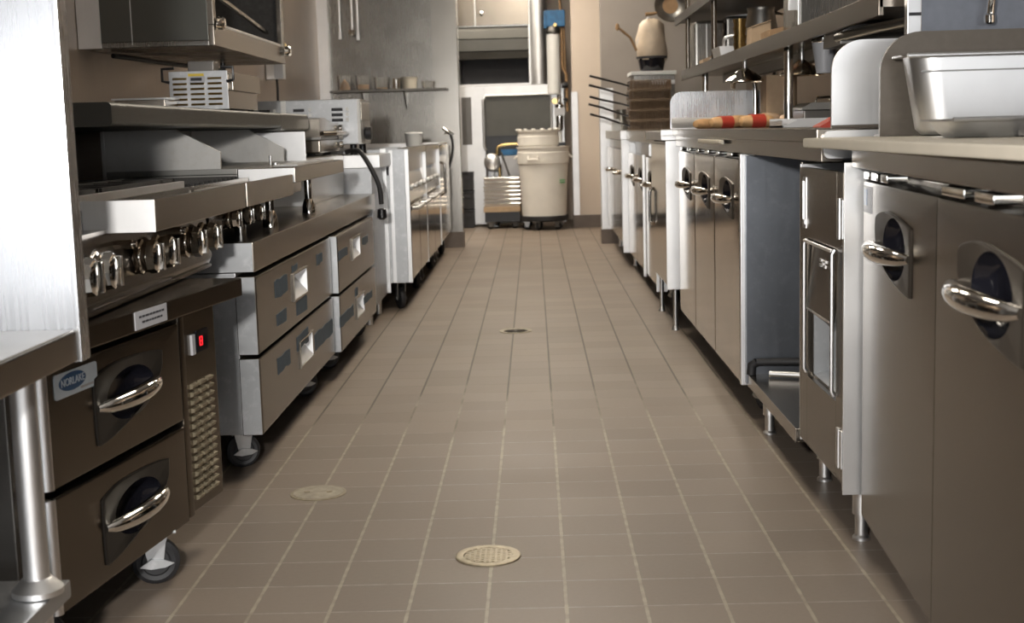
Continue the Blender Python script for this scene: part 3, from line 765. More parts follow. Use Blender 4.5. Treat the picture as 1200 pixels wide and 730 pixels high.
P('wall_hook', MB().box(-.02, .02, -.035, .032, .93, .95, .003), 'chrome', hs)

# ---- wall shelf with bowls and tubs, hanging utensils
ws = thing('wall_shelf', 'narrow dark edged steel shelf on the steel partition holding tubs and bowls', 'shelf', (-1.145, 10.998, 1.285))
P('board', MB().box(-.47, .47, -.26, 0, 0, .018, .004), 'dark_steel', ws)
for x in (-.22, .12): P('bracket', MB().prism([(0, 0), (-.20, 0), (0, -.14)], 'x', x - .006, x + .006), 'steel', ws)
def tub(name, x, y, r, h, fill, label, mat='glass', cat='tub'):
    t = thing(name, label, cat, (x, y, 1.3035))
    P('body', MB().lathe([(.001, 0), (r * .88, 0), (r, h), (r * 1.06, h), (r * 1.06, h - .006), (r * .97, h - .008), (r * .84, .004), (.001, .004)], (0, 0, 0), 22), mat, t)
    if fill: P('contents', fill(MB(), r, h), ('bread'), t)
    return t
tub('food_tub', -1.505, 10.86, .065, .125, lambda m, r, h: m.lathe([(.001, .006), (r * .8, .006), (r * .45, h * .45), (.001, h * .75)], (0, 0, 0), 16), 'clear tub with a tan heap inside on the wall shelf end')
tub('food_tub', -1.355, 10.86, .068, .125, lambda m, r, h: m.lathe([(.001, .006), (r * .83, .006), (r * .87, h * .35), (.001, h * .37)], (0, 0, 0), 16), 'clear tub a third full of amber crumbs on the wall shelf')
tub('food_tub', -1.205, 10.86, .066, .105, lambda m, r, h: m.lathe([(.001, .006), (r * .83, .006), (r * .84, h * .15), (.001, h * .17)], (0, 0, 0), 16), 'nearly empty clear tub with crumbs at its bottom on the wall shelf')
tub('drinking_glass', -1.085, 10.82, .036, .085, None, 'small shining glass beside the stacked bowls', 'chrome', 'glass')
bw = tub('serving_bowl', -.985, 10.86, .066, .095, None, 'cream bowl stack on the wall shelf beside the shining glass', 'board', 'bowl')
tub('serving_bowl', -.83, 10.86, .055, .060, None, 'clear shallow bowl near the free end of the wall shelf', 'glass', 'bowl')
ur = thing('utensil_rail', 'steel utensil rail high on the partition above the shelf', 'rail', (-1.45, 10.98, 2.06))
P('bar', MB().cyl((-.27, -.03, 0), (.25, -.03, 0), .008, 12), 'steel', ur)
for x in (-.25, .23): P('bracket', MB().box(x - .01, x + .01, -.04, .02, -.012, .012, .002), 'steel', ur)
def utensil(dx, length, kind, label):
    u = thing('ladle' if kind == 'ladle' else 'spatula' if kind == 'spatula' else 'tongs', label, 'utensil', (-1.45 + dx, 10.95, 2.05), 0, 'utensils hanging on the rail')
    P('hook', MB().tube([(0, .010, .012), (0, .004, .020), (0, -.008, .020), (0, -.012, .010), (0, -.006, 0), (0, 0, -.01)], .004, 8), 'chrome', u)
    P('stem', MB().tube([(0, 0, -.01), (0, 0, -length)], .0075, 8, flat=1.4), 'bright', u)
    if kind == 'ladle': P('bowl', MB().lathe([(.001, -length - .05), (.018, -length - .045), (.028, -length - .02), (.030, -length)], (0, -.02, 0), 16), 'chrome', u)
    elif kind == 'spatula': P('blade', MB().box(-.012, .012, -.004, .004, -length - .06, -length, .002), 'bright', u)
    else: P('jaw', MB().box(-.02, -.008, -.006, .006, -length - .04, -length + .01, .002).box(.008, .02, -.006, .006, -length - .04, -length + .01, .002), 'chrome', u)
utensil(-.24, .17, 'tongs', 'shortest hanging utensil, tongs at the wall end of the rail')
utensil(-.19, .20, 'spatula', 'short narrow spatula hanging second from the wall')
utensil(-.09, .27, 'spatula', 'lone long spatula hanging in the middle of the utensil rail')
utensil(.01, .26, 'ladle', 'small shining ladle hanging beside the last spatula')
utensil(.055, .28, 'spatula', 'longest plain spatula hanging last on the utensil rail')

# ================================================================ RIGHT LINE
# ---- nearest prep fridge
def shield_door(root, x0, x1, z0, z1, y0, y1, mat, cx=None, cz=None, sc=1.0):
    cx = (x0 + x1) / 2 if cx is None else cx; cz = z1 - .125 if cz is None else cz
    o_ = [(-.165, .045), (-.155, .060), (-.06, .074), (.04, .068), (.158, .055), (.163, .050), (.163, -.068), (.158, -.072), (.06, -.064), (-.04, -.050), (-.13, -.020), (-.163, .012)]
    o_ = rounded([(cx + a * sc, cz + b * sc) for a, b in o_], 2)
    d = P('door', pierced_front(x0, x1, z0, z1, y0, y1, o_), mat, root)
    shield_pull(d, o_, cx + .005, cz + .004, .100 * sc, .058 * sc, cx - .170 * sc, cx + .150 * sc, cz - .004, cz - .002, y0, .0190 * sc, .030, 'pull_brown')
    return d
pf = thing('prep_fridge', 'nearest two door prep fridge with big chrome bar pulls under the cream board', 'fridge', (.700, 2.85, 0), -93.64)
P('body', MB().box(.0, 1.45, .055, .72, .11, .835, .004), 'steel', pf)
da = shield_door(pf, .004, .672, .088, .822, 0, .052, 'door', .318, .700)
db = shield_door(pf, .679, 1.44, .088, .822, -.004, .052, 'door', 1.00, .698, 1.02)
stk = P('sticker', MB().box(.018, .105, -.0014, 0, .757, .812, .0004), 'label', da, 'small pale sticker')
P('sticker_spot', MB().box(.022, .058, -.0022, -.0012, .772, .806), 'badge_blue', stk)
P('counter_rail', MB().box(-.01, 1.45, -.022, .74, .850, .890, .004), 'steel', pf)
for a, b in ((.02, .07), (.10, .16), (.20, .26), (.70, .84), (.90, 1.0)): P('hinge_cap', MB().box(a, b, -.002, .04, .826, .842, .003), 'chrome', pf)
for x, y in ((.40, .085), (.30, .64), (1.3, .64), (1.3, .085)): caster(pf, x, y, .05, .114, .03, .2)
P('leg', MB().cyl((.27, .085, 0), (.27, .085, .114), .013, 16).cyl((.27, .085, .02), (.27, .085, .04), .018, 16), 'bright', pf)
bo = thing('cutting_board', 'long cream cutting board along the nearest prep fridge top', 'cutting board', (.598, 1.30, .8925))
P('slab', MB().box(0, .235, 0, 1.68, 0, .0205, .005), 'board', bo)
# pans on the board
def pan(name, label, x0, x1, y0, y1, z0, z1, tap, mat, lip=.016, ty=None):
    t = thing(name, label, 'pan', ((x0 + x1) / 2, (y0 + y1) / 2, z0)); hx, hy = (x1 - x0) / 2, (y1 - y0) / 2; h = z1 - z0
    ty = tap if ty is None else ty; q = ty / tap
    def ring(k, z, r): return [(a, b, z) for a, b in round_rect(-hx + k, hx - k, -hy + k * q, hy - k * q, r)]
    rs = [ring(tap + .012, 0, .05), ring(tap, .012, .05), ring(lip + .002, h - .004, .05), ring(0, h - .004, .04), ring(0, h, .04), ring(lip, h, .05), ring(lip + .004, h - .006, .05), ring(tap + .003, .014, .048), ring(tap + .015, .004, .046)]
    n = len(rs[0]); vs = [v for r in rs for v in r]
    fs = [[i * n + j, i * n + (j + 1) % n, (i + 1) * n + (j + 1) % n, (i + 1) * n + j] for i in range(len(rs) - 1) for j in range(n)] + [list(range(n))[::-1], [(len(rs) - 1) * n + j for j in range(n)]]
    P('body', MB().add(vs, fs), 'pan', t)
    return t
dp = pan('deep_pan', 'large shining deep steel pan standing before the brown splash guard', .748, 1.24, 2.70, 2.845, .9155, 1.077, .042, 'bright', ty=.016)
P('rolled_rim', MB().tube([(-.244, -.0725, .158), (.244, -.0725, .158)], .005, 10), 'pan', dp)
P('bead_line', MB().box(-.215, .215, -.0690, -.0640, .125, .128), 'dull', dp)
sp = pan('shallow_pan', 'shallow steel pan in front of the large deep pan', .708, 1.20, 2.29, 2.50, .914, .9465, .020, 'bright', .010)
P('rolled_rim', MB().tube([(-.24, -.105, .031), (.24, -.105, .031)], .004, 8), 'bright', sp)
# counter under the pans beside the board
pt = thing('prep_counter', 'steel prep counter strip carrying the pans and guards behind the cream board', 'counter', (.835, 1.30, 0))
P('top', MB().box(.002, .62, 0, 1.685, .892, .913, .003), 'steel', pt)
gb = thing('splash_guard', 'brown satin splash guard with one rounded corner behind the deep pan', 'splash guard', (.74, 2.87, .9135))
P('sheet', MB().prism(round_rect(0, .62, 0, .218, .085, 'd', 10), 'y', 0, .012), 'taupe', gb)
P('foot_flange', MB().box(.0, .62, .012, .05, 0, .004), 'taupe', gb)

# ---- waste cabinet with slotted door
wc = thing('waste_cabinet', 'narrow steel waste cabinet with a framed opening in its hinged door', 'cabinet', (.668, 3.365, 0), -90)
fr = MB().box(0, .495, .012, .018, .14, .16).box(0, .495, .012, .60, .150, .156).box(0, .012, .0, .60, .14, .845, .002).box(.483, .497, -.002, .60, .135, .845, .002).box(0, .495, .585, .60, .14, .845)
P('carcass', fr, 'bright', wc)
P('near_side', MB().box(.497, .502, -.004, .60, .13, .86, .001), 'bright', wc)
d = P('door', MB().box(.016, .105, -.002, .014, .150, .838, .002).box(.42, .480, -.002, .014, .150, .838, .002).box(.105, .42, -.002, .014, .150, .325, .001).box(.105, .42, -.002, .014, .668, .838, .001), 'door', wc)
P('opening_liner', MB().box(.105, .42, .10, .104, .325, .668).prism([(.014, .325), (.10, .345), (.10, .349), (.014, .330)], 'x', .105, .42).box(.105, .109, .014, .10, .325, .668).box(.416, .42, .014, .10, .325, .668), 'galv', d)
P('flap', MB().prism([(.008, .660), (.014, .660), (-.001, .495), (-.007, .497)], 'x', .122, .402), 'door', d)
P('flap_rim', MB().tube([(.122, -.004, .497), (.402, -.004, .497)], .004, 8).tube([(.122, -.004, .497), (.15, .03, .470), (.122, .06, .44)], .003, 6), 'bright', d)
P('frame_rod', MB().tube([(.110, -.004, .335), (.110, -.010, .345), (.110, -.010, .655), (.110, -.004, .665)], .005, 8), 'bright', d)
P('frame_rod', MB().tube([(.414, -.004, .335), (.414, -.010, .345), (.414, -.010, .655), (.414, -.004, .665)], .005, 8), 'bright', d)
P('frame_rod', MB().tube([(.112, -.010, .662), (.412, -.010, .662)], .0045, 8), 'bright', d)
P('pull_slot', MB().box(.060, .098, -.004, .000, .690, .815, .001).box(.066, .092, -.007, -.004, .700, .712).box(.066, .072, -.007, -.004, .70, .805), 'bright', d)
P('pictogram', MB().box(.225, .245, .0015, .006, .622, .628).box(.225, .245, .0015, .006, .610, .617).box(.252, .262, .0015, .006, .612, .624).box(.268, .288, .0015, .006, .622, .628).box(.268, .288, .0015, .006, .610, .617), 'bright', d)
for z0 in (.695, .185): P('hinge', MB().box(.440, .463, -.006, -.001, z0, z0 + .085, .001).box(.468, .492, -.006, -.001, z0, z0 + .085, .001).cyl((.466, -.006, z0 - .002), (.466, -.006, z0 + .087), .0045, 10), 'bright', wc)
foot_leg(wc, .41, .060, .152); foot_leg(wc, .06, .55, .152); foot_leg(wc, .43, .55, .152); foot_leg(wc, .045, .45, .152)

# ---- open base cabinet
oc = thing('open_base_cabinet', 'open steel base cabinet bay with a dark hose on its shelf', 'cabinet', (.655, 4.165, 0), -90)
P('far_panel', MB().box(0, .030, 0, .62, .135, .850, .002), 'shaded_bay', oc)
P('near_panel', MB().box(.775, .795, .02, .62, .150, .850, .002), 'steel', oc)
P('floor_shelf', MB().box(.03, .795, .004, .62, .128, .166, .003), 'steel', oc)
P('back_panel', MB().box(.03, .775, .60, .62, .166, .850), 'clad', oc)
P('front_post', MB().box(-.030, .0, -.012, .03, .125, .856, .003), 'bright', oc)
foot_leg(oc, .145, .052, .13); foot_leg(oc, .70, .10, .13); foot_leg(oc, .145, .56, .13); foot_leg(oc, .70, .56, .13)
ho = thing('drain_hose', 'dark hose lying across the open cabinet shelf', 'hose', (.655, 4.165, .1675), -90)
P('hose', MB().tube(bez([(.05, .03, .04), (.08, .12, .045), (.14, .30, .05), (.22, .50, .05), (.25, .570, .06)]), .012, 10), 'rubber', ho)
P('elbow', MB().tube([(.05, .03, .04), (.045, .015, .03), (.045, .012, .0)], .015, 10), 'rubber', ho)
lp = P('pipe', MB().cyl((.10, .06, .012), (.30, .58, .012), .010, 10), 'bright', ho)

# ---- counter slab running along
ct = thing('serving_counter', 'long steel serving counter with bright bullnose end beyond the cream board', 'counter', (.635, 2.995, 0))
P('top', MB().box(0, .80, .012, 3.09, .902, .932, .003), 'steel', ct)
P('apron', MB().box(.012, .06, .02, 3.08, .858, .902, .002), 'steel', ct)
P('end_cap', MB().prism(round_rect(.012, .152, .866, .9275, .016), 'y', -.003, .012), 'bright', ct)
bs = thing('small_board', 'short cream board pulled out under the serving counter edge', 'cutting board', (.622, 4.45, .883))
P('slab', MB().box(0, .012, 0, .62, 0, .014, .003).box(-.004, .012, .02, .10, .002, .012, .002), 'board', bs)
g1 = thing('splash_guard', 'white shining splash guard with rounded corner at the near counter end', 'splash guard', (.676, 3.045, .9325))
P('sheet', MB().prism(round_rect(0, .22, .0, .196, .070, 'd', 10), 'y', 0, .010), 'bright', g1)
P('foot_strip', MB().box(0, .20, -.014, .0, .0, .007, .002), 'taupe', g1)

# ---- three-door fridge
f2 = thing('mirror_door_fridge', 'three door fridge with mirror polished doors and bar pulls beside the open cabinet', 'fridge', (.650, 5.985, 0), -90)
P('body', MB().box(-.02, 1.755, .05, .70, .13, .855, .004), 'bright', f2)
for k in range(3): shield_door(f2, .002 + k * .585, .580 + k * .585, .120, .838, 0, .050, 'mirror', .30 + k * .585, .705, .92)
for k in range(3):
    for a, b in ((.03, .10), (.30, .40)): P('hinge_cap', MB().box(a + k * .585, b + k * .585, .002, .04, .842, .856, .003), 'chrome', f2)
for x in (.12, 1.60):
    for y in (.10, .60): caster(f2, x, y, .05, .132, .03, .2)

# ---- protruding cabinet with bright end
ec = thing('end_cabinet', 'protruding steel cabinet on thin legs with a bright white end sheet', 'cabinet', (.603, 6.93, 0), -90)
P('body', MB().box(0, .82, .02, .70, .205, .875, .003), 'steel', ec)
P('end_sheet', MB().box(.82, .828, 0, .70, .200, .882, .002), 'bright', ec)
P('door', MB().box(.03, .79, .004, .022, .215, .865, .004), 'mirror', ec)
P('handle', MB().tube([(.10, .004, .45), (.10, -.012, .47), (.10, -.012, .62), (.10, .004, .64)], .008, 10), 'chrome', ec)
for x in (.75, .08):
    for y in (.045, .60): P('leg', MB().cyl((x, y, .02), (x, y, .206), .010, 14).lathe([(.010, 0), (.018, 0), (.018, .008), (.010, .022)], (x, y, 0), 14), 'bright', ec)
P('top_ledge', MB().box(.0, .83, -.02, .70, .884, .925, .003).box(.822, .840, -.022, .09, .905, .932, .003), 'bright', ec)

g2 = thing('splash_guard', 'low wide splash guard standing behind the wrapped rolls', 'splash guard', (.63, 6.14, .9335))
P('sheet', MB().prism([(0, 0), (.455, 0), (.478, .035), (.478, .150), (.462, .166)] + round_rect(0, .455, 0, .168, .055, 'd', 10)[3:], 'y', 0, .010), 'panel', g2)
P('cove', MB().prism([(-.05, 0), (-.05, .004), (-.03, .012), (-.012, .028), (0, .050), (0, 0)], 'x', .004, .455), 'bright', g2)

# ---- wrapped rolls
def roll_thing(x, y, label, wrap, mat, s=1.0, rz=0):
    s *= 1.12
    t = thing('wrapped_roll' if wrap else 'bread_roll', label, 'bread roll', (x, y, .9325), rz, 'rolls on the serving counter')
    n = 14; mb = MB(); vs = []
    pr = [(-.085, .008), (-.078, .026), (-.055, .036), (-.02, .040), (.02, .039), (.055, .036), (.078, .026), (.085, .008)]
    for (u, r) in pr:
        for j in range(n):
            w = 2 * PI * j / n; vs.append((u * s, r * math.cos(w) * 1.1 * s, (.030 + max(-.030, r * .82 * math.sin(w))) * s))
    k = len(pr)
    mb.add(vs, [[i * n + j, i * n + (j + 1) % n, (i + 1) * n + (j + 1) % n, (i + 1) * n + j] for i in range(k - 1) for j in range(n)] + [list(range(n)), [(k - 1) * n + j for j in range(n)]])
    P('crust', mb, mat, t)
    if wrap:
        w2 = MB(); vs = []
        for u in (-.034, .034):
            for r in (.0405, .0420):
                for j in range(n):
                    w = 2 * PI * j / n; vs.append((u * s, r * math.cos(w) * 1.1 * s, max(.0005, (.030 + r * .84 * math.sin(w)) * s)))
        f = []
        for j in range(n):
            q = (j + 1) % n
            f += [(n + j, n + q, 3 * n + q, 3 * n + j), (j, q, n + q, n + j), (2 * n + j, 2 * n + q, 3 * n + q, 3 * n + j), (j, q, 2 * n + q, 2 * n + j)]
        P('wrapper', w2.add(vs, f), 'red_wrap', t, 'red wrapper')
    return t
roll_thing(.745, 5.78, 'plain small roll at the aisle end of the roll heap', False, 'bread', .62, 30)
roll_thing(.800, 5.60, 'roll with red wrapper nearest the aisle', True, 'bread', .72, 20)
roll_thing(.885, 5.76, 'plain golden roll between the two red wrapped rolls', False, 'bread', .78, 40)
roll_thing(.905, 5.44, 'roll with red wrapper in the middle of the row', True, 'bread', .76, 12)
roll_thing(.985, 5.62, 'pale thick roll beside the middle wrapped roll', False, 'pale_bread', .85, 35)
roll_thing(1.060, 5.37, 'pale roll lying at the deep end of the roll heap', False, 'pale_bread', .80, -30)
roll_thing(1.095, 5.60, 'roll with red wrapper farthest from the aisle', True, 'bread', .70, 20)

stt = thing('sheet_tray', 'white topped sheet tray lying beyond the wrapped rolls toward the wall', 'tray', (1.04, 4.70, .9325))
P('body', MB().box(-.19, .19, -.12, .12, 0, .006).prism([(-.19, 0), (.19, 0), (.19, .034), (-.14, .026)], 'y', -.125, -.119).box(-.19, -.185, -.12, .12, 0, .024).box(.185, .19, -.12, .12, 0, .03).box(-.19, .19, .119, .125, 0, .03), 'bright', stt)
def lid_pan(x, y, w, label):
    t = thing('lidded_pan', label, 'pan', (x, y, .9325), 0, 'dark lidded pans on the counter')
    P('body', MB().box(-w / 2, w / 2, -.12, .12, 0, .062, .008), 'dark_steel', t)
    P('lid', MB().prism([(-w / 2 - .008, .062), (w / 2 + .008, .062), (w / 2 + .006, .070), (w / 2 - .03, .088), (-w / 2 + .03, .088), (-w / 2 - .006, .070)], 'y', -.128, .128), 'dull', t)
    P('knob', MB().tube([(-.03, -.02, .088), (-.025, -.02, .108), (.025, -.02, .108), (.03, -.02, .088)], .005, 8), 'chrome', t)
    return t
lid_pan(1.11, 5.16, .19, 'dark lidded pan nearest the shelf post')
lid_pan(1.16, 4.42, .20, 'dark lidded pan behind the white sheet tray')
rp = thing('red_packet', 'dark red packet lying beside the white near splash guard', 'packet', (.845, 3.72, .9325))
P('body', MB().prism([(-.06, 0), (.05, 0), (.05, .036), (.01, .040), (-.06, .004)], 'y', -.05, .05), 'red_wrap', rp)

# ---- farther units
f3 = thing('far_fridge', 'steel fridge with row of small bar pulls under the fryer baskets', 'fridge', (.640, 9.02, 0), -90)
P('body', MB().box(0, 2.06, .05, .70, .10, .855, .004), 'bright', f3)
for k in range(3): shield_door(f3, .004 + k * .685, .680 + k * .685, .105, .780, 0, .050, 'mirror', .34 + k * .685, .64, .92)
P('end_plate', MB().box(2.06, 2.072, -.040, .060, .795, .860, .004), 'bright', f3)
P('edge_post', MB().box(2.045, 2.066, -.008, .05, .085, .795, .003).box(1.36, 1.374, -.018, .0, .09, .79, .003), 'bright', f3)
P('top', MB().box(-.01, 2.06, -.01, .70, .860, .925, .004), 'steel', f3)
for x in (.12, 1.92):
    for y in (.10, .60): caster(f3, x, y, .05, .104, .03, .2)
f4 = thing('partition_cabinet', 'last steel cabinet before the grey partition with pale near edge', 'cabinet', (.600, 10.85, 0), -90)
P('body', MB().box(0, 1.78, .02, .75, .15, .860, .004), 'steel', f4)
P('near_sheet', MB().box(1.78, 1.788, -.004, .75, .145, .865, .002).box(1.788, 1.80, .0, .055, .10, .835, .003), 'bright', f4)
for k in range(2):
    d = P('door', MB().box(.02 + k * .88, .88 + k * .88, 0, .022, .165, .80, .005), 'mirror', f4)
    P('handle', MB().tube([(.30 + k * .88, 0, .63), (.32 + k * .88, -.035, .63), (.56 + k * .88, -.035, .63), (.58 + k * .88, 0, .63)], .011, 10), 'chrome', d)
P('top', MB().box(-.01, 1.80, -.01, .75, .866, .926, .004), 'bright', f4)
for x in (.12, 1.68):
    for y in (.09, .66): foot_leg(f4, x, y, .152, .018)
wbx = thing('white_tub', 'small white tub on the last cabinet against the partition trim', 'tub', (.635, 10.2, .9265))
P('body', MB().box(-.032, .032, -.04, .04, 0, .055, .008), 'white', wbx)
P('lid', MB().prism([(-.035, .055), (.035, .055), (.02, .085), (-.03, .085)], 'y', -.042, .042), 'white', wbx)
sq = thing('oil_pitcher', 'dark round pitcher beside the small white tub', 'pitcher', (.69, 10.42, .9265))
P('body', MB().lathe([(.001, 0), (.06, 0), (.055, .05), (.035, .11), (.04, .16), (.032, .16), (.03, .11), (.001, .10)], (0, 0, 0), 20), 'dull', sq)
P('handle', MB().tube([(.035, 0, .15), (.075, 0, .14), (.078, 0, .07), (.052, 0, .05)], .007, 8), 'chrome', sq)

# ---- stacked fryer baskets
def basket(k, label):
    t = thing('fryer_basket', label, 'fryer basket', (.805 + random.uniform(-.006, .006), 9.30, .9270 + k * .068), 0, 'stacked fryer baskets')
    w, l, h = .135, .17, .064
    fr = MB()
    for z in (.003, h - .004):
        loop = [(-w, -l, z), (w, -l, z), (w, l, z), (-w, l, z)]
        for i in range(4): fr.cyl(loop[i], loop[(i + 1) % 4], .0042, 8)
    P('rim', fr, 'basket', t)
    ms = MB(); d = .0028
    def bar(a, b): ms.tube([a, b], d, 4)
    nx = 15
    for i in range(nx):
        x = -w + (i + .5) * 2 * w / nx
        for y in (-l, l): bar((x, y, .003), (x, y, h - .004))
    for i in range(18):
        y = -l + (i + .5) * 2 * l / 18
        for x in (-w, w): bar((x, y, .003), (x, y, h - .004))
    for j in range(1, 5):
        z = .003 + j * (h - .007) / 5
        for y in (-l, l): bar((-w, y, z), (w, y, z))
        for x in (-w, w): bar((x, -l, z), (x, l, z))
    P('mesh', ms, 'basket', t)
    P('bottom_sheet', MB().box(-w + .003, w - .003, -l + .003, l - .003, .001, .004), 'basket', t)
    P('end_plate', MB().box(-w - .004, -w + .002, -.03, .03, .012, .062, .001), 'dark_steel', t)
    j = random.uniform(-.01, .012)
    P('handle', MB().tube([(-w - .002, -.02, .030), (-w - .06, -.03, .048), (-w - .18, -.04, .082 + j), (-w - .275, -.05, .108 + j)], [.006, .007, .008, .008], 8, flat=1.3), 'black', t, 'long dark handle')
    return t
for k, lab in enumerate(('lowest fryer basket of the stack, resting on the cabinet', 'second fryer basket from the bottom of the stack', 'middle fryer basket of the stack of five', 'fourth fryer basket up, just under the top one', 'topmost fryer basket of the stack')): basket(k, lab)

# ---- tall box with bagged tub behind the baskets
wm = thing('warming_box', 'grey box with white topped edge rising behind the fryer baskets', 'box', (.90, 10.15, .9265))
P('body', MB().box(-.14, .16, -.18, .18, 0, .40, .005), 'clad', wm)
P('top', MB().box(-.165, .17, -.20, .20, .40, .428, .004), 'white', wm)
P('front_band', MB().box(-.02, .16, -.187, -.18, .33, .36, .002), 'bright', wm)
tbk = thing('bagged_tub', 'black tub with beige bagged food standing on the tall grey box', 'tub', (.905, 10.12, 1.3550))
P('tub', MB().lathe([(.001, 0), (.085, 0), (.105, .095), (.110, .095), (.110, .100), (.10, .100), (.08, .006), (.001, .006)], (0, 0, 0), 22), 'gloss_black', tbk)
bgm = MB(); n = 22; rows = [(.098, .085), (.108, .12), (.112, .17), (.108, .24), (.098, .30), (.088, .345), (.06, .375), (.02, .385)]; vs = []
for (r, z) in rows:
    for j in range(n):
        w = 2 * PI * j / n; q = 1 + .07 * math.sin(3 * w + z * 20) + .04 * math.sin(7 * w - z * 31)
        vs.append((r * q * math.cos(w) * 1.02, r * q * math.sin(w), z + .008 * math.sin(5 * w)))
bgm.add(vs, [[i * n + j, i * n + (j + 1) % n, (i + 1) * n + (j + 1) % n, (i + 1) * n + j] for i in range(len(rows) - 1) for j in range(n)] + [list(range(n)), [(len(rows) - 1) * n + j for j in range(n)]])
P('bag', bgm, 'bag', tbk)
P('bag_tie', MB().tube([(-.10, -.02, .10), (-.105, -.03, .22), (-.07, -.02, .34), (-.02, -.02, .40)], .008, 8), 'label', tbk)
P('band', MB().lathe([(.113, .098), (.117, .100), (.117, .112), (.113, .114)], (0, 0, 0), 22), 'ink', tbk)
spn = thing('wooden_spoon', 'thin wooden spoon leaning out of the bagged tub toward the aisle', 'spoon', (.80, 10.06, 1.57))
P('stem', MB().tube([(-.015, -.03, -.06), (-.06, -.04, .035), (-.145, -.055, .105)], .009, 10), 'wood', spn)
P('bowl', MB().lathe([(.001, -.03), (.014, -.02), (.016, 0), (.010, .02), (.001, .026)], (-.155, -.054, .115), 12), 'wood', spn)

# ---- overshelves above the serving counter
s1 = thing('pass_shelf', 'long brownish edged pass shelf on posts over the serving counter', 'shelf', (.90, 3.50, 0))
P('board', MB().box(0, .50, 0, 4.57, 1.236, 1.258), 'steel', s1)
P('front_lip', MB().box(-.004, .010, 0, 4.57, 1.214, 1.272, .003), 'door', s1)
P('under_rail', MB().box(.22, .26, .9, 4.4, 1.19, 1.236), 'dark_steel', s1)
for y in (1.52, 3.92):
    for x in (.055, .44): P('post', MB().cyl((x, y, .9325), (x, y, 1.236), .017, 16).lathe([(.017, .9325), (.03, .933), (.03, .938), (.018, .946)], (x, y, 0), 16), 'chrome', s1)
s2 = thing('upper_shelf', 'upper steel shelf above the pass shelf with a hanging pan', 'shelf', (.90, 5.3, 0))
P('board', MB().box(0, .50, 0, 3.10, 1.575, 1.60, .003), 'dark_steel', s2)
P('front_lip', MB().box(-.004, .008, 0, 3.10, 1.56, 1.61, .002), 'dark_steel', s2)
for y in (1.56, 2.70): P('post', MB().cyl((.030, y, 1.2585), (.030, y, 1.95), .014, 14), 'steel', s2)
P('pot_rail', MB().cyl((.030, 1.40, 1.955), (.030, 3.50, 1.955), .010, 12), 'steel', s2)
hl = thing('warming_lamp', 'dark heat lamp housing hanging under the pass shelf near end', 'heat lamp', (.935, 3.98, 1.172))
P('housing', MB().prism([(-.02, 0), (.46, 0), (.46, .056), (.02, .056), (-.02, .04)], 'y', 0, .26), 'dark_steel', hl)
P('edge_bar', MB().box(-.022, .47, -.012, 0, .030, .040, .002).box(-.03, .47, -.014, 0, .0, .010, .002), 'dull', hl)
for x in (.03, .42): P('hanger', MB().cyl((x, .13, .056), (x, .13, .0635), .008, 10), 'chrome', hl)
P('side_tube', MB().tube([(-.03, .02, .020), (.03, -.20, .030), (.08, -.42, .034)], .014, 10), 'dull', hl)
def lamp_shade(x, y, label):
    t = thing('heat_lamp', label, 'heat lamp', (x, y, 1.236 - .12), 0, 'round heat lamps under the pass shelf')
    P('shade', MB().lathe([(.012, .072), (.03, .060), (.060, .040), (.084, .020), (.086, .012), (.080, .012), (.056, .034), (.03, .052), (.012, .060)], (0, 0, 0), 26), 'chrome', t)
    P('stem', MB().cyl((0, 0, .07), (0, 0, .119), .008, 10), 'bright', t)
    return t
lamp_shade(.925, 5.85, 'chrome heat lamp shade under the shelf edge, beside the chrome gooseneck')
lamp_shade(1.05, 5.25, 'chrome heat lamp shade nearest the shelf post')
gn = thing('gooseneck_tap', 'chrome gooseneck tap arching over the low wide splash guard', 'tap', (.96, 5.98, .9325))
P('spout', MB().tube(bez([(.03, 0, 0), (.03, 0, .17), (.015, -.01, .225), (-.03, -.03, .245), (-.065, -.04, .22), (-.075, -.045, .17)]), .011, 12), 'chrome', gn)
P('base', MB().lathe([(.011, .0), (.026, 0), (.026, .010), (.014, .025)], (.03, 0, 0), 16), 'chrome', gn)
cbx = thing('cardboard_box', 'plain tan cardboard box standing under the pass shelf beside the gooseneck', 'box', (1.055, 5.83, .9325))
P('carton', MB().box(-.055, .075, -.08, .08, 0, .215, .002), 'tan', cbx)
P('flap', MB().box(-.056, .002, -.081, .081, .215, .219).box(.006, .076, -.081, .081, .215, .219), 'tan', cbx)
wcup = thing('cup_dispenser', 'pale grey tapered cup hanging in a holder under the shelf', 'cup dispenser', (.985, 4.55, 1.235))
P('cup', MB().lathe([(.040, 0), (.040, -.03), (.026, -.125), (.001, -.125)], (0, 0, 0), 24), 'label', wcup)
P('collar', MB().lathe([(.043, .0), (.043, -.02), (.040, -.024), (.040, 0)], (0, 0, 0), 24), 'chrome', wcup)

# ---- things on the pass shelf
def on_shelf(name, label, cat, x, y, grp=None): return thing(name, label, cat, (x, y, 1.2585), 0, grp)
t = on_shelf('steel_container', 'tall grey steel container on the pass shelf above the post', 'container', 1.055, 5.05)
P('body', MB().box(-.085, .24, -.16, .16, 0, .36, .008), 'clad', t)
P('corner_bead', MB().box(-.092, -.082, -.165, -.155, 0, .36, .002), 'bright', t)
P('clip', MB().box(-.125, -.092, -.158, -.150, .09, .20, .002).box(-.118, -.099, -.160, -.157, .105, .185), 'bright', t)
t = on_shelf('wooden_block', 'dark tan block lying before the tall steel container', 'block', .990, 5.32)
P('body', MB().prism([(-.07, 0), (.07, .0), (.07, .075), (-.07, .045)], 'y', -.10, .10), 'wood', t)
P('base', MB().box(-.045, .075, -.106, -.10, .0, .030), 'ink', t)
t = on_shelf('cardboard_sheet', 'upright pale tan carton between cup stack and steel container', 'carton', .985, 5.85)
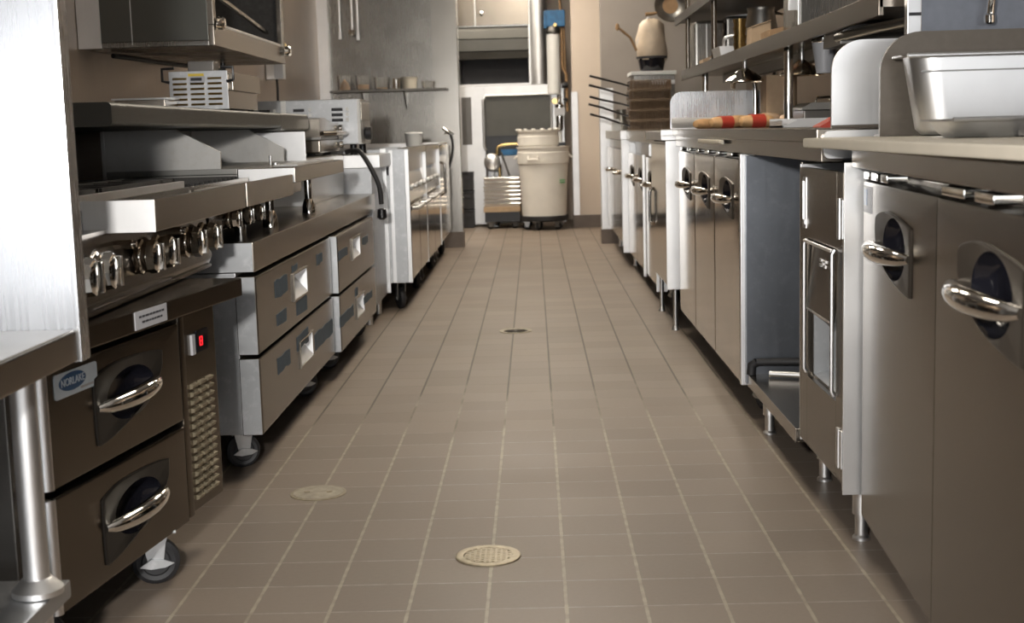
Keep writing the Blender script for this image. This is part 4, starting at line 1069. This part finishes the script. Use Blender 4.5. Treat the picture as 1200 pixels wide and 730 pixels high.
P('carton', MB().prism([(-.045, 0), (.045, 0), (.04, .12), (-.04, .095)], 'y', -.06, .06), 'tan', t)
P('flap', MB().prism([(-.042, .097), (.042, .122), (.042, .126), (-.042, .101)], 'y', -.065, .065), 'tan', t)
t = on_shelf('cup_stack', 'stack of nested brassy metal cups on the pass shelf', 'cup stack', .945, 6.12)
for k in range(4): P('cup', MB().lathe([(.001, k * .036), (.022, k * .036), (.031, k * .036 + .050), (.027, k * .036 + .050), (.02, k * .036 + .004), (.001, k * .036 + .004)], (0, 0, 0), 20), 'brass', t)
t = on_shelf('white_bowl', 'shallow white basin at the pass shelf edge below the post', 'bowl', .975, 6.62)
P('body', MB().box(-.055, .11, -.13, .13, 0, .012).prism([(-.06, 0), (-.052, 0), (-.064, .062), (-.072, .062)], 'y', -.13, .13).prism([(.102, 0), (.11, 0), (.122, .062), (.114, .062)], 'y', -.13, .13).prism([(-.06, 0), (.11, 0), (.122, .062), (-.072, .062)], 'y', -.134, -.128).prism([(-.06, 0), (.11, 0), (.122, .062), (-.072, .062)], 'y', .128, .134), 'bright', t)
P('handle', MB().tube(bez([(-.045, -.10, .06), (-.04, -.11, .098), (.0, -.12, .112), (.045, -.12, .095), (.05, -.11, .062)]), .009, 10), 'bright', t)
t = on_shelf('tan_packet', 'tan boxed packet lying on the pass shelf, beside the tall grey containers', 'packet', 1.015, 7.35)
P('body', MB().prism([(-.09, 0), (.06, 0), (.06, .095), (-.09, .04)], 'y', -.08, .08), 'tan', t)
P('band', MB().box(.01, .018, -.084, .084, 0, .097), 'white', t)
t = on_shelf('white_dish', 'pair of white dishes on the pass shelf before the tan packet', 'dish', 1.015, 7.02)
for x in (-.04, .055): P('dish', MB().lathe([(.001, 0), (.028, 0), (.048, .034), (.044, .034), (.026, .005), (.001, .005)], (x, 0, 0), 22), 'white', t)
t = on_shelf('tall_container', 'tall grey steel canister pair with long seam at the far shelf end', 'container', 1.085, 7.72)
P('body', MB().box(-.165, .005, -.12, .12, 0, .27, .02).box(.012, .20, -.12, .12, 0, .29, .02), 'clad', t)
P('seam', MB().box(-.060, -.052, -.124, -.12, .02, .27).box(-.10, -.094, -.124, -.12, .02, .25), 'bright', t)
P('lid', MB().prism([(.012, .29), (.20, .29), (.20, .262), (.14, .30)], 'y', -.122, -.08), 'white', t)
t = on_shelf('jug', 'dark steel jug on the pass shelf behind the white basin', 'jug', 1.08, 6.35)
P('body', MB().lathe([(.001, 0), (.075, 0), (.08, .12), (.062, .21), (.066, .225), (.058, .225), (.001, .20)], (0, 0, 0), 22), 'dull', t)
P('handle', MB().tube([(.062, 0, .20), (.11, 0, .19), (.115, 0, .09), (.078, 0, .06)], .008, 8), 'chrome', t)
hp = thing('frying_pan', 'round dark frying pan hanging from the upper shelf end', 'frying pan', (.905, 8.70, 1.715), 0)
P('pan', MB().lathe([(.001, .045), (.055, .045), (.085, .03), (.108, -.005), (.104, -.008), (.080, .022), (.052, .036), (.001, .036)], (0, 0, 0), 28, axis='y'), 'dull', hp)
P('cooking_face', MB().lathe([(.001, .0355), (.05, .0355), (.05, .033), (.001, .033)], (0, 0, 0), 24, axis='y'), 'wood', hp)
P('handle', MB().tube([(-.09, .0, -.045), (-.12, -.005, -.052), (-.165, -.01, -.054)], [.008, .011, .012], 10), 'wood', hp)
P('hook', MB().tube([(.0, .02, .10), (.003, .03, .20), (.006, .035, .248), (.025, .035, .2605), (.045, .035, .250)], .006, 8), 'chrome', hp)
pk = thing('pot_cover', 'bright steel lid standing on the upper shelf end beside the hanging pan', 'lid', (1.05, 7.9, 1.6005))
P('body', MB().lathe([(.001, .11), (.03, .10), (.11, .02), (.12, 0), (.11, 0), (.001, .09)], (0, 0, 0), 26), 'bright', pk)

# ---- blue grey back sheet with tap behind the near guards
bp = thing('backsplash', 'blue grey upright steel back sheet behind the near splash guards', 'panel', (.945, 3.42, .9325))
P('sheet', MB().box(.038, .70, 0, .020, 0, .62, .002), 'blue_sheet', bp)
P('edge_post', MB().box(0, .036, -.010, .020, 0, .62, .003), 'bright', bp)
P('slot', MB().box(.004, .034, -.0125, -.010, .272, .280), 'ink', bp)
fa = thing('hanging_tap', 'thin chrome tap hanging down before the blue grey back sheet', 'tap', (1.14, 3.38, 1.18))
P('spout', MB().tube(bez([(.0, 0, .0), (.004, 0, .05), (.016, .01, .085), (.022, .018, .13), (.022, .024, .20)]), .0105, 12), 'chrome', fa)
P('tip', MB().lathe([(.009, -.004), (.014, 0), (.014, .018), (.010, .022)], (0, 0, 0), 16), 'chrome', fa)
P('wall_flange', MB().lathe([(.010, .030), (.026, .034), (.026, .0395), (.010, .0395)], (.022, 0, .205), 16, axis='y'), 'chrome', fa)

# ================================================================ BEYOND THE PARTITIONS
dm = thing('dish_machine', 'large stainless dish machine with dark curtained openings at the far end', 'dish machine', (-.30, 13.40, 0))
P('hood', MB().box(-.78, -.415, .02, .66, 1.40, 2.5, .004).box(.282, .30, .02, .66, 1.40, 2.5).box(-.415, .282, .02, .66, 1.975, 2.5, .004).box(-.415, .282, .02, .66, 1.40, 1.415).box(-.415, .282, .60, .66, 1.415, 1.975), 'bright', dm)
P('corner_column', MB().lathe([(.001, 1.40), (.098, 1.40), (.098, 2.5), (.001, 2.5)], (.378, .10, 0), 28), 'pan', dm)
ro = MB()
prf = [(.04, 1.975), (.012, 1.93), (.006, 1.86), (.022, 1.855), (.006, 1.85), (.008, 1.74), (.022, 1.735), (.008, 1.73), (.03, 1.66), (.05, 1.655), (.06, 1.975)]
P('roll_shutter', ro.prism(prf, 'x', -.414, .281), 'dark_grey', dm)
P('hood_door', MB().box(-.415, -.245, .008, .02, 1.985, 2.48, .004).box(-.235, .29, .008, .02, 1.985, 2.48, .004), 'steel', dm)
P('knob', MB().lathe([(.012, 0), (.022, -.006), (.022, -.02), (.001, -.024)], (-.175, .008, 2.10), 16, axis='y'), 'chrome', dm)
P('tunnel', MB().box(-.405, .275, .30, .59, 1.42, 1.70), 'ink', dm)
lo = MB().box(-.78, -.415, .02, .66, 0.30, 1.395, .004).box(-.415, -.175, .0, .03, .02, 1.395, .003).box(.49, .62, .0, .04, .02, 1.395, .003).box(-.175, .49, .0, .03, 1.305, 1.395, .003).box(-.175, .49, .58, .66, .3, 1.31).box(-.175, .49, .0, .66, .62, .70, .003)
P('lower_body', lo, 'bright', dm)
P('curtain', MB().box(-.170, .485, .05, .07, .72, 1.30), 'black', dm)
P('slat_curtain', MB().box(-.168, .483, .030, .05, .90, 1.30).box(-.168, .483, .026, .03, 1.17, 1.175), 'dark_grey', dm)
P('opening_trim', MB().tube([(-.170, .0, .76), (-.186, -.006, .80), (-.186, -.006, 1.25), (-.160, -.006, 1.300), (.470, -.006, 1.300), (.492, -.006, 1.25), (.492, -.006, .80)], .014, 10), 'bright', dm)
P('side_window', MB().box(-.402, -.305, -.004, .0, .92, 1.29).box(-.402, -.305, -.0055, -.003, .82, .92), 'dark_steel', dm)
for x in (-.72, .56):
    for y in (.08, .60): P('leg', MB().cyl((x, y, 0), (x, y, .305), .02, 14), 'steel', dm)
for k, z in enumerate((.0, .187, .374)):
    t = thing('crate', ('bottom', 'middle', 'topmost')[k] + ' black crate of the narrow stack by the dish machine', 'crate', (-.655, 13.28, z), 0, 'black crates at the dish machine')
    P('body', MB().box(-.075, .055, -.09, .09, 0.0005, .182, .008), 'rubber', t)
    P('rim', MB().box(-.080, .060, -.095, .095, .160, .182, .003), 'black', t)
    P('grip', MB().box(-.03, .02, -.098, -.094, .115, .140), 'ink', t)
# tray dolly and trays
td = thing('tray_dolly', 'low tan decked dolly with black skirt under the sheet pan stack', 'dolly', (-.315, 13.11, 0))
P('deck', MB().box(-.18, .18, -.16, .16, .165, .215, .006), 'tan', td)
P('skirt', MB().box(-.17, .17, -.14, .15, .07, .165), 'black', td)
for x in (-.12, .12):
    for y in (-.11, .11): caster(td, x, y, .034, .07, .024, .5)
ords = ('lowest', 'second lowest', 'third lowest', 'middle', 'third highest', 'second highest', 'topmost')
sh = None
for k in range(7):
    lab = ords[k] + ' sheet pan in the shiny stack on the dolly'
    z = .2155 + k * .0405
    if sh is None:
        sh = thing('sheet_pan', lab, 'sheet pan', (-.315, 13.11, z), 0, 'stacked sheet pans')
        P('body', MB().box(-.155, .155, -.135, .135, 0, .003).prism([(-.16, 0), (-.155, 0), (-.170, .034), (-.175, .034)], 'y', -.14, .14).prism([(.16, 0), (.155, 0), (.170, .034), (.175, .034)], 'y', -.14, .14).prism([(-.135, 0), (-.14, 0), (-.154, .034), (-.148, .034)], 'x', -.17, .17).prism([(.135, 0), (.14, 0), (.154, .034), (.148, .034)], 'x', -.17, .17), 'bright', sh)
        P('rim', MB().tube([(-.175, -.152, .034), (.175, -.152, .034), (.175, .152, .034), (-.175, .152, .034), (-.175, -.152, .034)], .0042, 8), 'chrome', sh)
    else: dup(sh, (-.315 + random.uniform(-.006, .006), 13.11 + random.uniform(-.006, .006), z), lab)
hcx = thing('hand_cart', 'tube handled cart with pale back sheet behind the sheet pan stack', 'cart', (-.22, 13.365, 0))
P('handle', MB().tube(bez([(-.12, 0, .20), (-.12, 0, .55), (-.14, 0, .74), (-.11, 0, .80), (.0, 0, .815), (.15, 0, .81)]), .016, 10), 'brass', hcx)
P('back_sheet', MB().box(-.10, .16, -.006, .0, .50, .70, .003), 'label', hcx)
P('blue_band', MB().box(-.10, .16, -.006, .0, .705, .765, .003), 'blue', hcx)
P('frame', MB().tube([(-.12, .0, .20), (.16, .0, .20)], .014, 10).tube([(.16, .0, .81), (.16, 0, .20)], .014, 10).tube([(-.10, -.01, .74), (-.02, -.012, .50)], .010, 8), 'dull', hcx)
P('axle', MB().cyl((-.12, 0, .035), (.16, 0, .035), .010, 10).cyl((-.12, 0, .035), (-.12, 0, .20), .012, 10).cyl((.16, 0, .035), (.16, 0, .20), .012, 10), 'dull', hcx)
for x in (-.145, .185): P('wheel', MB().lathe([(.01, -.012), (.034, -.012), (.036, 0), (.034, .012), (.01, .012)], (x, 0, .036), 20, axis='x'), 'rubber', hcx)
rpn = thing('round_cover', 'large round pale lid leaning against the cart beside the sheet pan stack', 'lid', (-.41, 13.312, .0))
P('dish', MB().lathe([(.001, -.02), (.06, -.018), (.085, .0), (.092, .012), (.085, .014), (.001, .0)], (0, 0, .64), 28, axis='y', sx=.9), 'bright', rpn)
P('stand', MB().box(-.05, .04, -.03, .012, 0, .012).box(-.012, .012, .012, .024, .0, .60), 'galv', rpn)

# cream bins on the wheeled dolly
bd = thing('bin_dolly', 'round black wheeled dolly under the cream bins', 'dolly', (.095, 12.80, 0))
P('deck', MB().lathe([(.001, .085), (.215, .085), (.230, .095), (.230, .135), (.218, .135), (.214, .110), (.001, .108)], (0, 0, 0), 36), 'rubber', bd)
for k in range(5):
    a = .55 + k * 2 * PI / 5; caster(bd, .17 * math.cos(a), .17 * math.sin(a), .036, .087, .024, a)
bi = thing('waste_bin', 'large cream round bin with a smaller bin nested in its mouth', 'bin', (.095, 12.80, .1105))
def bin_prof(r0, r1, h, lip): return [(.001, 0), (r0 - .02, 0), (r0, .02), (r1 - .004, h - .16), (r1 + .006, h - .155), (r1 + .010, h - .05), (r1 + .003, h - .045), (r1 + .006, h - .01), (r1 + lip, h - .008), (r1 + lip, h + .004), (r1 - .004, h), (r0 - .012, .03), (.001, .025)]
P('body', MB().lathe(bin_prof(.212, .240, .675, .014), (0, 0, 0), 40), 'bin', bi)
for s_ in (-1, 1): P('grip', MB().tube([(s_ * .245, -.05, .60), (s_ * .272, -.05, .575), (s_ * .272, .05, .575), (s_ * .245, .05, .60)], .010, 10), 'bin', bi)
P('grip', MB().tube([(-.145, -.205, .59), (-.145, -.226, .56), (-.05, -.262, .56), (-.05, -.246, .59)], .009, 8), 'bin', bi)
P('print', MB().box(.150, .200, -.190, -.172, .355, .368).box(.150, .200, -.188, -.170, .335, .347), 'green', bi, 'green marks')
b2 = thing('nested_bin', 'smaller cream bin with scalloped rim nested in the large bin', 'bin', (.050, 12.80, .5005))
P('body', MB().lathe([(.001, .0), (.155, 0), (.182, .14), (.186, .30), (.196, .305), (.198, .385), (.190, .39), (.192, .43), (.204, .432), (.206, .450), (.186, .450), (.160, .02), (.001, .02)], (0, 0, 0), 40), 'bin', b2)
sc = MB()
for k in range(14):
    a = 2 * PI * k / 14; sc.lathe([(.001, 0), (.022, 0), (.018, .010), (.001, .013)], (.192 * math.cos(a), .192 * math.sin(a), .449), 10)
P('rim_lugs', sc, 'bin', b2)

# filter column
wfx = thing('water_filter', 'tall white water filter cylinder with blue wrapped head on the far wall', 'water filter', (.225, 13.30, 0))
P('cylinder', MB().lathe([(.001, 1.29), (.055, 1.29), (.066, 1.31), (.066, 1.86), (.055, 1.88), (.001, 1.88)], (0, 0, 0), 28), 'white', wfx)
P('head', MB().lathe([(.001, 1.88), (.07, 1.88), (.075, 1.91), (.06, 1.95), (.03, 1.96), (.001, 1.96)], (0, 0, 0), 24), 'dark_steel', wfx)
P('blue_wrap', MB().box(-.085, .120, -.05, .06, 1.945, 2.105, .012).box(-.090, -.060, -.055, .06, 1.93, 2.09, .006), 'blue', wfx)
P('brass_fitting', MB().lathe([(.001, -.07), (.018, -.07), (.018, -.05), (.012, -.04), (.012, 0)], (.02, 0, 1.96), 12, axis='y'), 'brass', wfx)
P('copper_pipe', MB().tube([(.06, .02, 2.4), (.085, .02, 1.98), (.085, .0, 1.55), (.125, .0, 1.48), (.125, 0, 1.12)], .013, 10).tube([(.11, .02, 1.98), (.115, .02, 1.40)], .008, 8), 'wood', wfx)
P('valve', MB().lathe([(.001, -.03), (.03, -.03), (.034, 0), (.03, .03), (.001, .03)], (.105, -.02, 1.38), 14, axis='x').tube([(.10, -.04, 1.25), (.12, -.04, 1.22)], .02, 10), 'black', wfx)
P('strainer', MB().lathe([(.001, .93), (.03, .94), (.036, .97), (.036, 1.12), (.042, 1.125), (.042, 1.19), (.02, 1.21), (.02, 1.29)], (.045, 0, 0), 20), 'chrome', wfx)
P('gauge', MB().lathe([(.001, -.02), (.028, -.02), (.028, .01), (.001, .01)], (.0, -.045, 1.225), 18, axis='y'), 'brass', wfx)
P('tag', MB().box(.0, .10, -.052, -.046, 1.08, 1.16, .002), 'label', wfx)
P('drain_tube', MB().cyl((.05, .0, .0), (.05, 0, .94), .016, 12), 'white', wfx)
P('ballast', MB().box(-.02, .10, -.035, .035, .75, .82, .005), 'black', wfx)

# ---------------------------------------------------------------- light, camera, output look
w = bpy.data.worlds.new('room_air'); SC.world = w; w.use_nodes = True
w.node_tree.nodes['Background'].inputs[0].default_value = (.55, .60, .68, 1)
w.node_tree.nodes['Background'].inputs[1].default_value = .35

# the photographer's own flash, held above and a little to the side of the lens
fl = bpy.data.lights.new('camera_flash', 'AREA'); fl.shape = 'DISK'; fl.size = .12; fl.energy = 68; fl.color = (1, .97, .93)
flo = bpy.data.objects.new('camera_flash', fl); COL.objects.link(flo)
flo.location = (-.30, -.02, 1.20); flo.rotation_euler = (Vector((-.30, 4.0, .75)) - Vector((-.30, 0, 1.20))).to_track_quat('-Z', 'Y').to_euler()

f, pitch, yaw, roll_, H = 1557.019, .13516, -.01908, -.02796, .94728
fw = Vector((math.sin(yaw) * math.cos(pitch), math.cos(yaw) * math.cos(pitch), -math.sin(pitch)))
r0 = Vector((math.cos(yaw), -math.sin(yaw), 0)); u0 = r0.cross(fw)
r1 = r0 * math.cos(roll_) + u0 * math.sin(roll_); u1 = u0 * math.cos(roll_) - r0 * math.sin(roll_)
cd = bpy.data.cameras.new('camera'); cam = bpy.data.objects.new('camera', cd); COL.objects.link(cam)
R3 = Matrix((r1, u1, -fw)).transposed()
cam.matrix_world = Matrix.Translation((0, 0, H)) @ R3.to_4x4()
cd.sensor_fit = 'HORIZONTAL'; cd.sensor_width = 36; cd.lens = f / 1200 * 36; cd.clip_start = .05; cd.clip_end = 60
cd.dof.use_dof = True; cd.dof.focus_distance = 3.6; cd.dof.aperture_fstop = 7.0
SC.camera = cam
vs = SC.view_settings
vs.view_transform = 'Standard'; vs.look = 'None'; vs.exposure = 0.0; vs.gamma = 1.0; vs.use_curve_mapping = False
try:
    SC.cycles.max_bounces = 10; SC.cycles.diffuse_bounces = 5; SC.cycles.glossy_bounces = 6; SC.cycles.sample_clamp_indirect = 6; SC.cycles.caustics_reflective = False
    SC.cycles.use_denoising = True
except Exception: pass
